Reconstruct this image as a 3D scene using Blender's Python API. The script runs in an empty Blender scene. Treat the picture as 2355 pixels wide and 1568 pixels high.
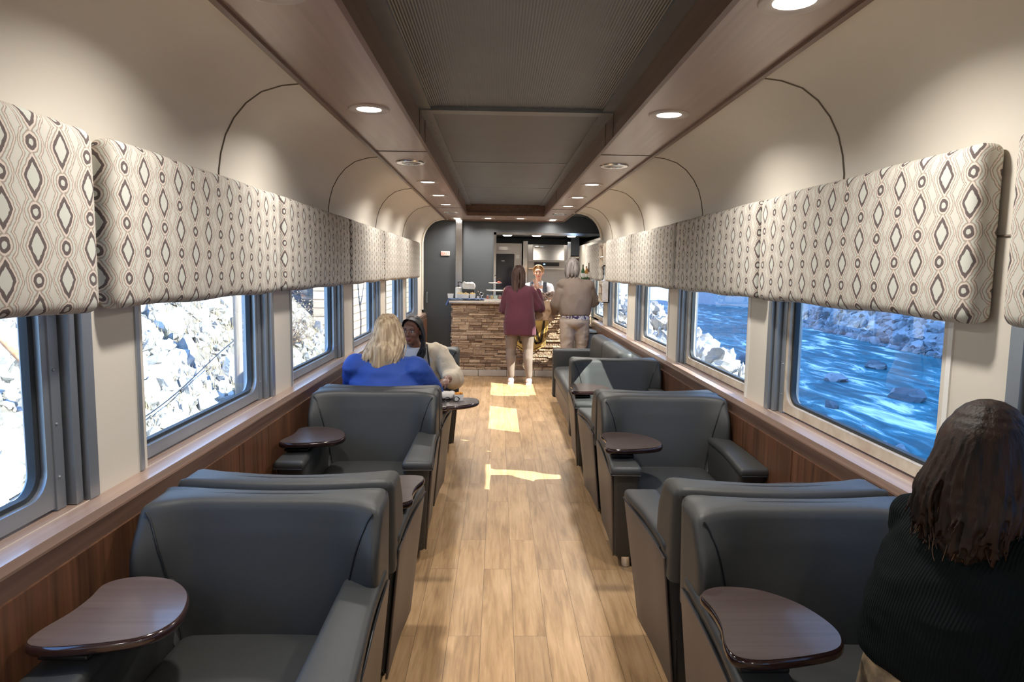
import bpy, bmesh, math, random
from mathutils import Vector, Matrix, Euler, noise
random.seed(7)
C = bpy.context.scene.collection
scene = bpy.context.scene
PI = math.pi

# ------------------------------------------------------------------ camera
W_PX, H_PX, F_PX = 2355, 1568, 1560.0
CAM = Vector((-0.10, 0.0, 1.58))
def make_camera():
    vx, vy, roll = 1146.0, 619.0, 0.0115
    fY = Vector((vx - W_PX/2, vy - H_PX/2, F_PX)).normalized()
    d = Vector((-math.sin(roll), math.cos(roll), 0.0)); d = (d - d.dot(fY)*fY).normalized()
    r = d.cross(fY)
    if r.x < 0: r = -r
    # rows r, fY, -d express the world axes in camera (right, down, forward) coordinates
    R = Matrix((r, fY, -d))
    right = R @ Vector((1, 0, 0)); down = R @ Vector((0, 1, 0)); fwd = R @ Vector((0, 0, 1))
    M = Matrix((right, -down, -fwd)).transposed().to_4x4()
    M.translation = CAM
    cam = bpy.data.cameras.new('camera'); cam.sensor_width = 36; cam.lens = 36*F_PX/W_PX
    cam.clip_start = 0.05; cam.clip_end = 400
    o = bpy.data.objects.new('camera', cam); C.objects.link(o); o.matrix_world = M
    scene.camera = o
make_camera()

# ------------------------------------------------------------------ render look
scene.view_settings.view_transform = 'Standard'
scene.view_settings.look = 'None'
scene.view_settings.gamma = 1
scene.view_settings.use_curve_mapping = False
scene.view_settings.exposure = 0.42
cy = scene.cycles
cy.max_bounces = 6; cy.diffuse_bounces = 4; cy.glossy_bounces = 3; cy.transparent_max_bounces = 12
cy.transmission_bounces = 3; cy.caustics_reflective = False; cy.caustics_refractive = False
cy.sample_clamp_indirect = 4.0; cy.use_denoising = True
cy.use_adaptive_sampling = True; cy.adaptive_threshold = 0.04

# ------------------------------------------------------------------ sky and sun
world = bpy.data.worlds.new('World'); scene.world = world; world.use_nodes = True
wn = world.node_tree; wn.nodes.clear()
wo = wn.nodes.new('ShaderNodeOutputWorld'); bg = wn.nodes.new('ShaderNodeBackground')
tc = wn.nodes.new('ShaderNodeTexCoord'); sp = wn.nodes.new('ShaderNodeSeparateXYZ')
rmp = wn.nodes.new('ShaderNodeValToRGB')
rmp.color_ramp.elements[0].position = 0.0; rmp.color_ramp.elements[0].color = (0.45, 0.68, 1.0, 1)
rmp.color_ramp.elements[1].position = 0.7; rmp.color_ramp.elements[1].color = (0.20, 0.42, 0.95, 1)
wn.links.new(tc.outputs['Generated'], sp.inputs[0]); wn.links.new(sp.outputs['Z'], rmp.inputs[0])
wn.links.new(rmp.outputs[0], bg.inputs[0]); wn.links.new(bg.outputs[0], wo.inputs[0])
bg.inputs[1].default_value = 3.2

SUN_DIR = Vector((-1.0, 0.50, -0.95)).normalized()
sl = bpy.data.lights.new('sun', 'SUN'); sl.energy = 15.0; sl.angle = math.radians(0.35); sl.color = (1.0, 0.95, 0.86)
so = bpy.data.objects.new('sun', sl); C.objects.link(so)
so.rotation_euler = SUN_DIR.to_track_quat('-Z', 'Y').to_euler(); so.location = (20, -5, 20)
LAMP_W = 11.0      # watts of one recessed ceiling lamp

# ------------------------------------------------------------------ materials
def mat(name, col, rough=0.5, metal=0.0, spec=0.5, var=0.0, vscale=8.0, bump=0.0, bscale=60.0, stretch=None, coat=0.0, col2=None, emit=None, estr=0.0, sheen=0.0):
    m = bpy.data.materials.new(name); m.use_nodes = True
    nt = m.node_tree; b = nt.nodes['Principled BSDF']
    b.inputs['Roughness'].default_value = rough; b.inputs['Metallic'].default_value = metal
    b.inputs['Specular IOR Level'].default_value = spec
    b.inputs['Coat Weight'].default_value = coat; b.inputs['Coat Roughness'].default_value = 0.12
    if sheen: b.inputs['Sheen Weight'].default_value = sheen
    if emit: b.inputs['Emission Color'].default_value = (*emit, 1); b.inputs['Emission Strength'].default_value = estr
    t = nt.nodes.new('ShaderNodeTexCoord'); mp = nt.nodes.new('ShaderNodeMapping')
    nt.links.new(t.outputs['Object'], mp.inputs[0])
    if stretch: mp.inputs['Scale'].default_value = stretch
    n = nt.nodes.new('ShaderNodeTexNoise'); n.inputs['Scale'].default_value = vscale; n.inputs['Detail'].default_value = 5
    nt.links.new(mp.outputs[0], n.inputs[0])
    r = nt.nodes.new('ShaderNodeValToRGB'); c2 = col2 or tuple(max(0, c*(1-var)) for c in col)
    r.color_ramp.elements[0].position = 0.3; r.color_ramp.elements[0].color = (*c2, 1)
    r.color_ramp.elements[1].position = 0.7; r.color_ramp.elements[1].color = (*col, 1)
    nt.links.new(n.outputs[0], r.inputs[0]); nt.links.new(r.outputs[0], b.inputs['Base Color'])
    if bump:
        n2 = nt.nodes.new('ShaderNodeTexNoise'); n2.inputs['Scale'].default_value = bscale; n2.inputs['Detail'].default_value = 3
        nt.links.new(mp.outputs[0], n2.inputs[0])
        bp = nt.nodes.new('ShaderNodeBump'); bp.inputs['Strength'].default_value = bump; bp.inputs['Distance'].default_value = 0.01
        nt.links.new(n2.outputs[0], bp.inputs['Height']); nt.links.new(bp.outputs[0], b.inputs['Normal'])
    return m
def wood(name, c1, c2, rough, grain_axis, scale=1.0, coat=0.0, rings=30):
    """stretched-noise wood; grain runs along grain_axis"""
    m = bpy.data.materials.new(name); m.use_nodes = True; nt = m.node_tree; b = nt.nodes['Principled BSDF']
    b.inputs['Roughness'].default_value = rough; b.inputs['Coat Weight'].default_value = coat; b.inputs['Coat Roughness'].default_value = .1
    t = nt.nodes.new('ShaderNodeTexCoord'); mp = nt.nodes.new('ShaderNodeMapping')
    s = [rings*scale]*3; s['XYZ'.index(grain_axis)] = 1.2*scale
    mp.inputs['Scale'].default_value = s
    n = nt.nodes.new('ShaderNodeTexNoise'); n.inputs['Scale'].default_value = 1.0; n.inputs['Detail'].default_value = 8; n.inputs['Distortion'].default_value = 0.6
    n2 = nt.nodes.new('ShaderNodeTexNoise'); n2.inputs['Scale'].default_value = 0.22; n2.inputs['Detail'].default_value = 3
    mx = nt.nodes.new('ShaderNodeMath'); mx.operation = 'MULTIPLY_ADD'; mx.inputs[1].default_value = .6
    nt.links.new(t.outputs['Object'], mp.inputs[0]); nt.links.new(mp.outputs[0], n.inputs[0]); nt.links.new(mp.outputs[0], n2.inputs[0])
    nt.links.new(n.outputs[0], mx.inputs[0])
    m3 = nt.nodes.new('ShaderNodeMath'); m3.operation = 'MULTIPLY'; m3.inputs[1].default_value = .4
    nt.links.new(n2.outputs[0], m3.inputs[0]); nt.links.new(m3.outputs[0], mx.inputs[2])
    r = nt.nodes.new('ShaderNodeValToRGB'); r.color_ramp.elements[0].position = .36; r.color_ramp.elements[0].color = (*c1, 1)
    r.color_ramp.elements[1].position = .64; r.color_ramp.elements[1].color = (*c2, 1)
    nt.links.new(mx.outputs[0], r.inputs[0]); nt.links.new(r.outputs[0], b.inputs['Base Color'])
    bp = nt.nodes.new('ShaderNodeBump'); bp.inputs['Strength'].default_value = .08; bp.inputs['Distance'].default_value = .003
    nt.links.new(mx.outputs[0], bp.inputs['Height']); nt.links.new(bp.outputs[0], b.inputs['Normal'])
    return m

M = {}
M['wall'] = mat('cream_panel', (.68, .63, .545), .55, var=.05, vscale=2, bump=.05, bscale=350)
M['seam'] = mat('seam_brown', (.14, .11, .08), .7)
M['alu'] = mat('grey_aluminium', (.42, .46, .50), .38, metal=.75, var=.2, vscale=3, stretch=(1, 1, .15))
M['alu_d'] = mat('dark_aluminium', (.16, .19, .21), .45, metal=.6, var=.2)
M['rubber'] = mat('window_gasket', (.02, .025, .03), .6)
M['cream_metal'] = mat('cream_painted_metal', (.62, .56, .46), .45, col2=(.45, .36, .27), vscale=14)
M['ledge'] = wood('ledge_laminate', (.30, .20, .155), (.42, .30, .24), .28, 'Y', 1.0, coat=.3)
M['wains'] = wood('wainscot_walnut', (.055, .024, .013), (.145, .062, .030), .42, 'Z', 1.3)
M['fascia'] = wood('fascia_walnut', (.07, .04, .028), (.14, .08, .055), .4, 'Y', 1.2)
M['soffit'] = wood('soffit_laminate', (.34, .25, .205), (.44, .34, .285), .33, 'Y', .7, coat=.15)
M['soffit_in'] = wood('soffit_fascia', (.13, .075, .05), (.20, .12, .085), .4, 'Y', .9)
M['dark'] = mat('charcoal_wall', (.040, .045, .049), .5, var=.1, vscale=3, bump=.02)
M['chrome'] = mat('chrome', (.75, .76, .77), .14, metal=1.0)
M['steel'] = mat('brushed_steel', (.38, .355, .33), .34, metal=.95, var=.12, vscale=2, stretch=(1, 1, 30))
M['lampring'] = mat('lamp_ring', (.50, .44, .40), .4, metal=.3)
M['diffuser'] = mat('lamp_diffuser', (1, 1, 1), .5, emit=(1.0, .96, .88), estr=14.0)
M['black'] = mat('black_plastic', (.015, .016, .018), .35)
M['white'] = mat('white_glaze', (.80, .79, .76), .3)

def glass(name, tint, f0=.08):
    m = bpy.data.materials.new(name); m.use_nodes = True; nt = m.node_tree; nt.nodes.clear()
    out = nt.nodes.new('ShaderNodeOutputMaterial'); mx = nt.nodes.new('ShaderNodeMixShader')
    tr = nt.nodes.new('ShaderNodeBsdfTransparent'); gl = nt.nodes.new('ShaderNodeBsdfGlossy'); lw = nt.nodes.new('ShaderNodeLayerWeight')
    tr.inputs[0].default_value = (*tint, 1); gl.inputs['Roughness'].default_value = 0.0; gl.inputs[0].default_value = (.9, .95, 1, 1)
    lw.inputs['Blend'].default_value = .5
    pw = nt.nodes.new('ShaderNodeMath'); pw.operation = 'POWER'; pw.inputs[1].default_value = 5
    ma = nt.nodes.new('ShaderNodeMath'); ma.operation = 'MULTIPLY_ADD'; ma.inputs[1].default_value = 1-f0; ma.inputs[2].default_value = f0
    nt.links.new(lw.outputs['Facing'], pw.inputs[0]); nt.links.new(pw.outputs[0], ma.inputs[0]); nt.links.new(ma.outputs[0], mx.inputs[0])
    nt.links.new(tr.outputs[0], mx.inputs[1]); nt.links.new(gl.outputs[0], mx.inputs[2])
    nt.links.new(mx.outputs[0], out.inputs[0]); return m
M['glass'] = glass('window_glass', (.86, .95, .96), .10)

# ------------------------------------------------------------------ mesh builder
class MB:
    def __init__(s): s.v = []; s.f = []; s.uv = None
    def add(s, vs, fs):
        k = len(s.v); s.v += [tuple(v) for v in vs]; s.f += [tuple(i+k for i in f) for f in fs]; return s
    def box(s, x0, x1, y0, y1, z0, z1):
        vs = [(x, y, z) for x in (x0, x1) for y in (y0, y1) for z in (z0, z1)]
        return s.add(vs, [(0,1,3,2),(4,6,7,5),(0,4,5,1),(2,3,7,6),(0,2,6,4),(1,5,7,3)])
    def quad(s, a, b, c, d): return s.add([a, b, c, d], [(0, 1, 2, 3)])
    def rbox(s, c, size, r, n=(6, 6, 6), fn=None, rot=None, k=3):
        hx, hy, hz = [a/2 for a in size]; h = (hx, hy, hz); r = min(r, hx, hy, hz)
        def line(hh, nn):
            ed = [-hh + r*(1-math.cos(PI/2*i/k)) for i in range(k)] if r > 1e-6 else []
            inn = [(-hh+r) + (2*(hh-r))*i/nn for i in range(nn+1)]
            return sorted(set([round(t, 7) for t in ed + inn + [-t for t in ed]]))
        L = [line(h[i], n[i]) for i in range(3)]
        idx = {}; vs = []; fs = []
        def V(i, j, l):
            key = (i, j, l)
            if key not in idx:
                p = Vector((L[0][i], L[1][j], L[2][l]))
                q = Vector([max(-(h[a]-r), min(h[a]-r, p[a])) for a in range(3)])
                d = p - q
                if d.length > 1e-9: p = q + d.normalized()*r
                if fn: p = Vector(fn(p))
                if rot is not None: p = rot @ p
                idx[key] = len(vs); vs.append(tuple(p + Vector(c)))
            return idx[key]
        N = [len(a)-1 for a in L]
        for j in range(N[1]):
            for l in range(N[2]):
                fs.append((V(0,j,l), V(0,j,l+1), V(0,j+1,l+1), V(0,j+1,l))); fs.append((V(N[0],j,l), V(N[0],j+1,l), V(N[0],j+1,l+1), V(N[0],j,l+1)))
        for i in range(N[0]):
            for l in range(N[2]):
                fs.append((V(i,0,l), V(i+1,0,l), V(i+1,0,l+1), V(i,0,l+1))); fs.append((V(i,N[1],l), V(i,N[1],l+1), V(i+1,N[1],l+1), V(i+1,N[1],l)))
        for i in range(N[0]):
            for j in range(N[1]):
                fs.append((V(i,j,0), V(i,j+1,0), V(i+1,j+1,0), V(i+1,j,0))); fs.append((V(i,j,N[2]), V(i+1,j,N[2]), V(i+1,j+1,N[2]), V(i,j+1,N[2])))
        return s.add(vs, fs)
    def tube(s, pts, rad, seg=10, caps=True, flat=1.0):
        pts = [Vector(p) for p in pts]; n = len(pts)
        if not isinstance(rad, (list, tuple)): rad = [rad]*n
        vs = []; up = None
        for i, p in enumerate(pts):
            t = (pts[min(i+1, n-1)] - pts[max(i-1, 0)])
            t = t.normalized() if t.length > 1e-9 else Vector((0, 0, 1))
            if up is None: up = Vector((0, 0, 1)) if abs(t.z) < .9 else Vector((0, 1, 0))
            a = t.cross(up)
            if a.length < 1e-6: a = t.cross(Vector((1, 0, 0)))
            a.normalize(); b = a.cross(t).normalized(); up = b
            for k in range(seg):
                an = 2*PI*k/seg; vs.append(p + a*math.cos(an)*rad[i] + b*math.sin(an)*rad[i]*flat)
        fs = []
        for i in range(n-1):
            for k in range(seg):
                k2 = (k+1) % seg; fs.append((i*seg+k, i*seg+k2, (i+1)*seg+k2, (i+1)*seg+k))
        if caps: fs.append(tuple(range(seg-1, -1, -1))); fs.append(tuple((n-1)*seg+k for k in range(seg)))
        return s.add(vs, fs)
    def cyl(s, p0, p1, r0, r1=None, seg=20): return s.tube([p0, p1], [r0, r0 if r1 is None else r1], seg)
    def lathe(s, prof, c=(0, 0, 0), seg=28, sx=1.0, sy=1.0):
        vs = []; fs = []; n = len(prof)
        for r, z in prof:
            for k in range(seg): a = 2*PI*k/seg; vs.append((c[0]+r*sx*math.cos(a), c[1]+r*sy*math.sin(a), c[2]+z))
        for i in range(n-1):
            for k in range(seg): k2 = (k+1) % seg; fs.append((i*seg+k, i*seg+k2, (i+1)*seg+k2, (i+1)*seg+k))
        fs.append(tuple(range(seg-1, -1, -1))); fs.append(tuple((n-1)*seg+k for k in range(seg)))
        return s.add(vs, fs)
    def ell(s, c, r, rot=None, seg=16, rings=10):
        vs = [Vector((0, 0, -1))]; fs = []
        for i in range(1, rings):
            t = -PI/2 + PI*i/rings
            for k in range(seg): a = 2*PI*k/seg; vs.append(Vector((math.cos(t)*math.cos(a), math.cos(t)*math.sin(a), math.sin(t))))
        vs.append(Vector((0, 0, 1)))
        R = rot if rot is not None else Matrix.Identity(3)
        vs = [R @ Vector((v.x*r[0], v.y*r[1], v.z*r[2])) + Vector(c) for v in vs]
        for k in range(seg): fs.append((0, 1+(k+1) % seg, 1+k))
        for i in range(rings-2):
            for k in range(seg): k2 = (k+1) % seg; a = 1+i*seg; fs.append((a+k, a+k2, a+seg+k2, a+seg+k))
        L = len(vs)-1; a = 1+(rings-2)*seg
        for k in range(seg): fs.append((a+k, a+(k+1) % seg, L))
        return s.add(vs, fs)
    def cap(s, p0, p1, r0, r1=None, seg=14):
        """tapered capsule"""
        r1 = r0 if r1 is None else r1; p0 = Vector(p0); p1 = Vector(p1); d = (p1-p0); L = d.length; d = d.normalized() if L > 1e-9 else Vector((0,0,1))
        pts = []; rad = []
        for i in range(5): a = PI/2*(1-i/4); pts.append(p0 - d*r0*math.sin(a)*.999); rad.append(max(r0*math.cos(a), 1e-4))
        for i in range(5): a = PI/2*i/4; pts.append(p1 + d*r1*math.sin(a)*.999); rad.append(max(r1*math.cos(a), 1e-4))
        return s.tube(pts, rad, seg)
    def prism(s, out, z0, z1, bev=0.0, axis='Z'):
        """extruded outline; bev insets a rounded rim"""
        n = len(out); c = Vector((sum(p[0] for p in out)/n, sum(p[1] for p in out)/n))
        lay = []
        if bev > 0:
            h = (z1-z0); st = 4
            for i in range(st+1): a = PI/2*i/st; lay.append((z0 + min(bev, h/2)*(1-math.sin(a)), bev*(1-math.cos(PI/2-a)) if False else bev*(1-math.sin(a))*0 + bev*(1-math.cos(a)) if False else bev*(math.cos(a))))
            lay = [(z0 + min(bev, h/2)*(1-math.cos(PI/2*i/st)), bev*(1-math.sin(PI/2*i/st))) for i in range(st+1)]
            lay += [(z1-(z-z0), b) for z, b in reversed(lay)]
        else: lay = [(z0, 0), (z1, 0)]
        vs = []
        for z, b in lay:
            for i in range(n):
                p = Vector(out[i]); a = Vector(out[i-1]); d = Vector(out[(i+1) % n]); t = (d-a).normalized(); nn = Vector((t.y, -t.x))
                q = p - nn*b*s._ccw(out); vs.append((q.x, q.y, z))
        fs = []
        for l in range(len(lay)-1):
            for k in range(n): k2 = (k+1) % n; fs.append((l*n+k, l*n+k2, (l+1)*n+k2, (l+1)*n+k))
        fs.append(tuple(range(n-1, -1, -1))); fs.append(tuple((len(lay)-1)*n+k for k in range(n)))
        if axis == 'Y': vs = [(x, z, y) for x, y, z in vs]
        if axis == 'X': vs = [(z, x, y) for x, y, z in vs]
        return s.add(vs, fs)
    def _ccw(s, o):
        a = sum(o[i-1][0]*o[i][1] - o[i][0]*o[i-1][1] for i in range(len(o))); return 1 if a > 0 else -1
    def xf(s, Mx):
        s.v = [tuple(Mx @ Vector(v)) for v in s.v]; return s
    def mesh(s, name, smooth=40):
        me = bpy.data.meshes.new(name); me.from_pydata(s.v, [], s.f)
        if s.uv:
            u = me.uv_layers.new(name='UVMap')
            for l in me.loops: u.data[l.index].uv = s.uv[l.vertex_index]
        bm = bmesh.new(); bm.from_mesh(me); bmesh.ops.recalc_face_normals(bm, faces=bm.faces)
        if smooth:
            for f in bm.faces: f.smooth = True
            th = math.radians(smooth)
            for e in bm.edges:
                if len(e.link_faces) == 2 and e.calc_face_angle(0) > th: e.smooth = False
        bm.to_mesh(me); bm.free(); return me

def crom(pts, n=6, closed=True):
    """smooth 2-D/3-D outline through the points"""
    P = [Vector(p) for p in pts]; N = len(P); out = []
    rng = range(N) if closed else range(N-1)
    for i in rng:
        p0 = P[(i-1) % N] if closed or i > 0 else P[i]; p1 = P[i]; p2 = P[(i+1) % N]; p3 = P[(i+2) % N] if closed or i+2 < N else p2
        for k in range(n):
            t = k/n
            out.append(.5*((2*p1) + (p2-p0)*t + (2*p0-5*p1+4*p2-p3)*t*t + (3*p1-p0-3*p2+p3)*t**3))
    if not closed: out.append(P[-1])
    return out
def lerp(a, b, t): return a + (b-a)*t
def sm(a, b, x): t = max(0., min(1., (x-a)/(b-a))); return t*t*(3-2*t)

# ------------------------------------------------------------------ object helpers
def link(name, me, material=None, parent=None):
    o = bpy.data.objects.new(name, me); C.objects.link(o)
    if material is not None and not me.materials: me.materials.append(material)
    if parent is not None: o.parent = parent
    return o
def part(name, mb, material, parent, smooth=40, label=None):
    o = link(name, mb.mesh(name, smooth), material, parent)
    if label: o['label'] = label
    return o
def tag(o, label, cat, group=None):
    o['label'] = label; o['category'] = cat
    if group: o['group'] = group
    return o
def single(name, mb, material, label, cat, group=None, smooth=40): return tag(link(name, mb.mesh(name, smooth), material), label, cat, group)
def thing(name, label, cat, loc=(0, 0, 0), rotz=0, group=None):
    o = bpy.data.objects.new(name, None); o.empty_display_size = .1; C.objects.link(o); o.location = loc; o.rotation_euler = (0, 0, rotz)
    return tag(o, label, cat, group)
def struct(name, mb, material, parent=None, smooth=40):
    o = link(name, mb.mesh(name, smooth), material, parent)
    if parent is None: o['kind'] = 'structure'
    return o
def stuff(name, mb, material, label, cat, smooth=40):
    o = single(name, mb, material, label, cat, smooth=smooth); o['kind'] = 'stuff'; return o
def copy_tree(o, parent=None):
    c = o.copy(); C.objects.link(c); c.parent = parent
    for ch in list(o.children): copy_tree(ch, c)
    return c

# ================================================================== THE CAR: shell, windows, ceiling
WX, GX, LX = 1.36, 1.43, 1.29         # wall face, glass plane, inner edge of the ledge
ZL, ZS, ZC = 0.85, 2.38, 2.545        # ledge, soffit, recessed ceiling
Y0, Y1, YB = -3.2, 12.9, 11.3         # rear end, far end, bar bulkhead
CH = 0.17
WIN_L = [(-2.9, -1.7), (-1.15, .05), (.62, 1.95), (2.42, 3.66), (4.18, 5.40), (5.95, 7.12), (7.68, 8.85), (9.36, 10.5)]
WIN_R = [(-3.0, -1.8), (-1.25, -.05), (.50, 1.72), (2.18, 3.45), (3.93, 5.30), (5.80, 7.00), (7.62, 8.82), (9.36, 10.55)]
PROF = [(WX, 1.86), (WX, 2.0), (WX-.012, 2.08), (WX-.035, 2.16), (WX-.075, 2.235), (WX-.13, 2.30), (WX-.20, 2.35), (WX-.29, 2.378), (WX-.36, 2.386), (.94, 2.388)]
def wall(side, wins, yend, name, ycurve=None):
    ycurve = ycurve or yend
    mb = MB(); s = side; zb, zt = .853, 1.86
    def q(a, b, c, d): mb.quad(*[(s*p[0], p[1], p[2]) for p in (a, b, c, d)])
    ys = Y0
    q((WX, Y0, 0), (WX, yend, 0), (WX, yend, zb), (WX, Y0, zb))
    for y0, y1 in wins + [(yend, yend)]:
        q((WX, ys, zb), (WX, y0, zb), (WX, y0, zt), (WX, ys, zt))
        if y1 > y0:
            ye = y1 + CH
            for a, b in (((y0-.03, zb), (y0-.03, zt)), ((ye, zb), (ye, zt)), ((y0, zt), (ye, zt)),):
                if a[0] == b[0]: q((WX, a[0], a[1]), (WX, b[0], b[1]), (GX+.07, b[0], b[1]), (GX+.07, a[0], a[1]))
                else: q((WX, a[0], a[1]), (WX, b[0], b[1]), (GX+.07, b[0], b[1]), (GX+.07, a[0], a[1]))
            ys = ye
    # outer skin closing the wall round each opening
    ys = Y0
    for y0, y1 in wins + [(yend, yend)]:
        q((GX+.07, ys, zb-.9), (GX+.07, y0, zb-.9), (GX+.07, y0, zt+.1), (GX+.07, ys, zt+.1)); ys = y1+CH if y1 > y0 else y1
    q((GX+.07, Y0, -.3), (GX+.07, yend, -.3), (GX+.07, yend, zb), (GX+.07, Y0, zb))
    q((GX+.07, Y0, zt), (GX+.07, yend, zt), (GX+.07, yend, 2.1), (GX+.07, Y0, 2.1))
    st = 24; base = len(mb.v)
    for j, (x, z) in enumerate(PROF):
        for i in range(st+1): mb.v.append((s*x, Y0 + (ycurve-Y0)*i/st, z))
    for j in range(len(PROF)-1):
        for i in range(st): a = base+j*(st+1)+i; mb.f.append((a, a+1, a+st+2, a+st+1))
    if ycurve < yend:
        q((WX, ycurve, zt), (WX, yend, zt), (WX, yend, 2.02), (WX, ycurve, 2.02)); q((WX, ycurve, 2.02), (WX, yend, 2.02), (KX+.02, yend, 2.02), (KX+.02, ycurve, 2.02))
    o = struct(name, mb, M['wall'], smooth=50)
    return o
wl = wall(-1, WIN_L, 11.28, 'wall_left')
YR, KX = 9.55, 1.62
wr = wall(1, WIN_R, Y1, 'wall_right', YR)

def seam(mb, side, y):
    pts = [(side*(x-.001), y, z) for x, z in [(WX, 1.9)]+PROF[1:]]
    mb.tube(pts, .0045, 6)
sb = MB()
for y in (-1.0, 1.15, 3.13, 5.10, 7.05, 9.0): seam(sb, -1, y)
sb.tube([(-WX+.001, Y0, 1.695), (-WX+.001, 11.2, 1.695)], .004, 6)
struct('trim_1', sb, M['seam'])
sb = MB()
for y in (-1.0, .95, 2.90, 4.90, 6.85, 8.75): seam(sb, 1, y)
sb.tube([(WX-.001, Y0, 1.695), (WX-.001, 9.5, 1.695)], .004, 6)
struct('trim_2', sb, M['seam'])
# cream edge beads where the lining meets the charcoal bar bulkhead
sb = MB(); sb.tube([(-x+.012, 11.22, z) for x, z in [(WX, .9)]+PROF], .022, 10); sb.tube([(x-.012, YR, z) for x, z in PROF[1:]], .024, 10)
struct('trim_3', sb, M['wall'])

# dark shell and wall of the bar area beyond the lining
mb = MB(); pr = [(KX, 2.0), (KX, 2.05), (KX-.03, 2.2), (KX-.12, 2.36), (KX-.3, 2.45), (.9, 2.46)]
base = 0
for x, z in pr:
    mb.v.append((x, YR, z)); mb.v.append((x, Y1, z))
for j in range(len(pr)-1): mb.f.append((2*j, 2*j+1, 2*j+3, 2*j+2))
mb.quad((WX, YR, 2.02), (KX, YR, 2.02), (KX, YR, 2.6), (WX, YR, 2.6))
struct('wall_bar_side', mb, M['dark'])

# floor: oak plank vinyl
def floor_mat():
    m = bpy.data.materials.new('oak_plank_vinyl'); m.use_nodes = True; nt = m.node_tree; b = nt.nodes['Principled BSDF']; N = nt.nodes.new; Lk = nt.links.new
    t = N('ShaderNodeTexCoord'); mp = N('ShaderNodeMapping'); mp.inputs['Rotation'].default_value = (0, 0, PI/2)
    mp.inputs['Location'].default_value = (.3, .015, 0)
    Lk(t.outputs['Object'], mp.inputs[0])
    br = N('ShaderNodeTexBrick'); br.offset = .37; br.offset_frequency = 2
    br.inputs['Scale'].default_value = 1; br.inputs['Brick Width'].default_value = 1.05; br.inputs['Row Height'].default_value = .142
    br.inputs['Mortar Size'].default_value = .0011; br.inputs['Mortar Smooth'].default_value = .3
    br.inputs['Color1'].default_value = (0, 0, 0, 1); br.inputs['Color2'].default_value = (1, 1, 1, 1); br.inputs['Mortar'].default_value = (.5, .5, .5, 1)
    Lk(mp.outputs[0], br.inputs[0])
    # grain, shifted per plank
    sx = N('ShaderNodeSeparateXYZ'); Lk(br.outputs['Color'], sx.inputs[0])
    ad = N('ShaderNodeVectorMath'); ad.operation = 'MULTIPLY_ADD'; ad.inputs[1].default_value = (7, 13, 5)
    Lk(br.outputs['Color'], ad.inputs[0]); Lk(t.outputs['Object'], ad.inputs[2])
    g = N('ShaderNodeMapping'); g.inputs['Scale'].default_value = (42, 2.6, 1); Lk(ad.outputs[0], g.inputs[0])
    n = N('ShaderNodeTexNoise'); n.inputs['Scale'].default_value = 1; n.inputs['Detail'].default_value = 9; n.inputs['Roughness'].default_value = .62; n.inputs['Distortion'].default_value = .9
    Lk(g.outputs[0], n.inputs[0])
    g2 = N('ShaderNodeMapping'); g2.inputs['Scale'].default_value = (9, 2.2, 1); Lk(ad.outputs[0], g2.inputs[0])
    n2 = N('ShaderNodeTexNoise'); n2.inputs['Scale'].default_value = 1; n2.inputs['Detail'].default_value = 5; Lk(g2.outputs[0], n2.inputs[0])
    r = N('ShaderNodeValToRGB'); e = r.color_ramp.elements
    e[0].position = .30; e[0].color = (.24, .135, .058, 1); e[1].position = .66; e[1].color = (.64, .415, .215, 1)
    e2 = r.color_ramp.elements.new(.47); e2.color = (.46, .28, .13, 1)
    mx = N('ShaderNodeMath'); mx.operation = 'MULTIPLY_ADD'; mx.inputs[1].default_value = .55; Lk(n.outputs[0], mx.inputs[0])
    m2 = N('ShaderNodeMath'); m2.operation = 'MULTIPLY_ADD'; m2.inputs[1].default_value = .45; m2.inputs[2].default_value = .0; Lk(n2.outputs[0], m2.inputs[0]); Lk(m2.outputs[0], mx.inputs[2])
    Lk(mx.outputs[0], r.inputs[0])
    # per-plank tone and dark joints
    tn = N('ShaderNodeMapRange'); tn.inputs[3].default_value = .86; tn.inputs[4].default_value = 1.08; Lk(sx.outputs[0], tn.inputs[0])
    ml = N('ShaderNodeVectorMath'); ml.operation = 'SCALE'; Lk(r.outputs[0], ml.inputs[0]); Lk(tn.outputs[0], ml.inputs['Scale'])
    mj = N('ShaderNodeMix'); mj.data_type = 'RGBA'; mj.inputs[7].default_value = (.12, .07, .035, 1)
    Lk(br.outputs['Fac'], mj.inputs[0]); Lk(ml.outputs[0], mj.inputs[6]); Lk(mj.outputs[2], b.inputs['Base Color'])
    b.inputs['Roughness'].default_value = .42
    bp = N('ShaderNodeBump'); bp.inputs['Strength'].default_value = .15; bp.inputs['Distance'].default_value = .003; Lk(mx.outputs[0], bp.inputs['Height']); Lk(bp.outputs[0], b.inputs['Normal'])
    return m
mb = MB(); mb.box(-1.5, 1.64, Y0, Y1, -.08, 0); struct('floor', mb, floor_mat())

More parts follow.
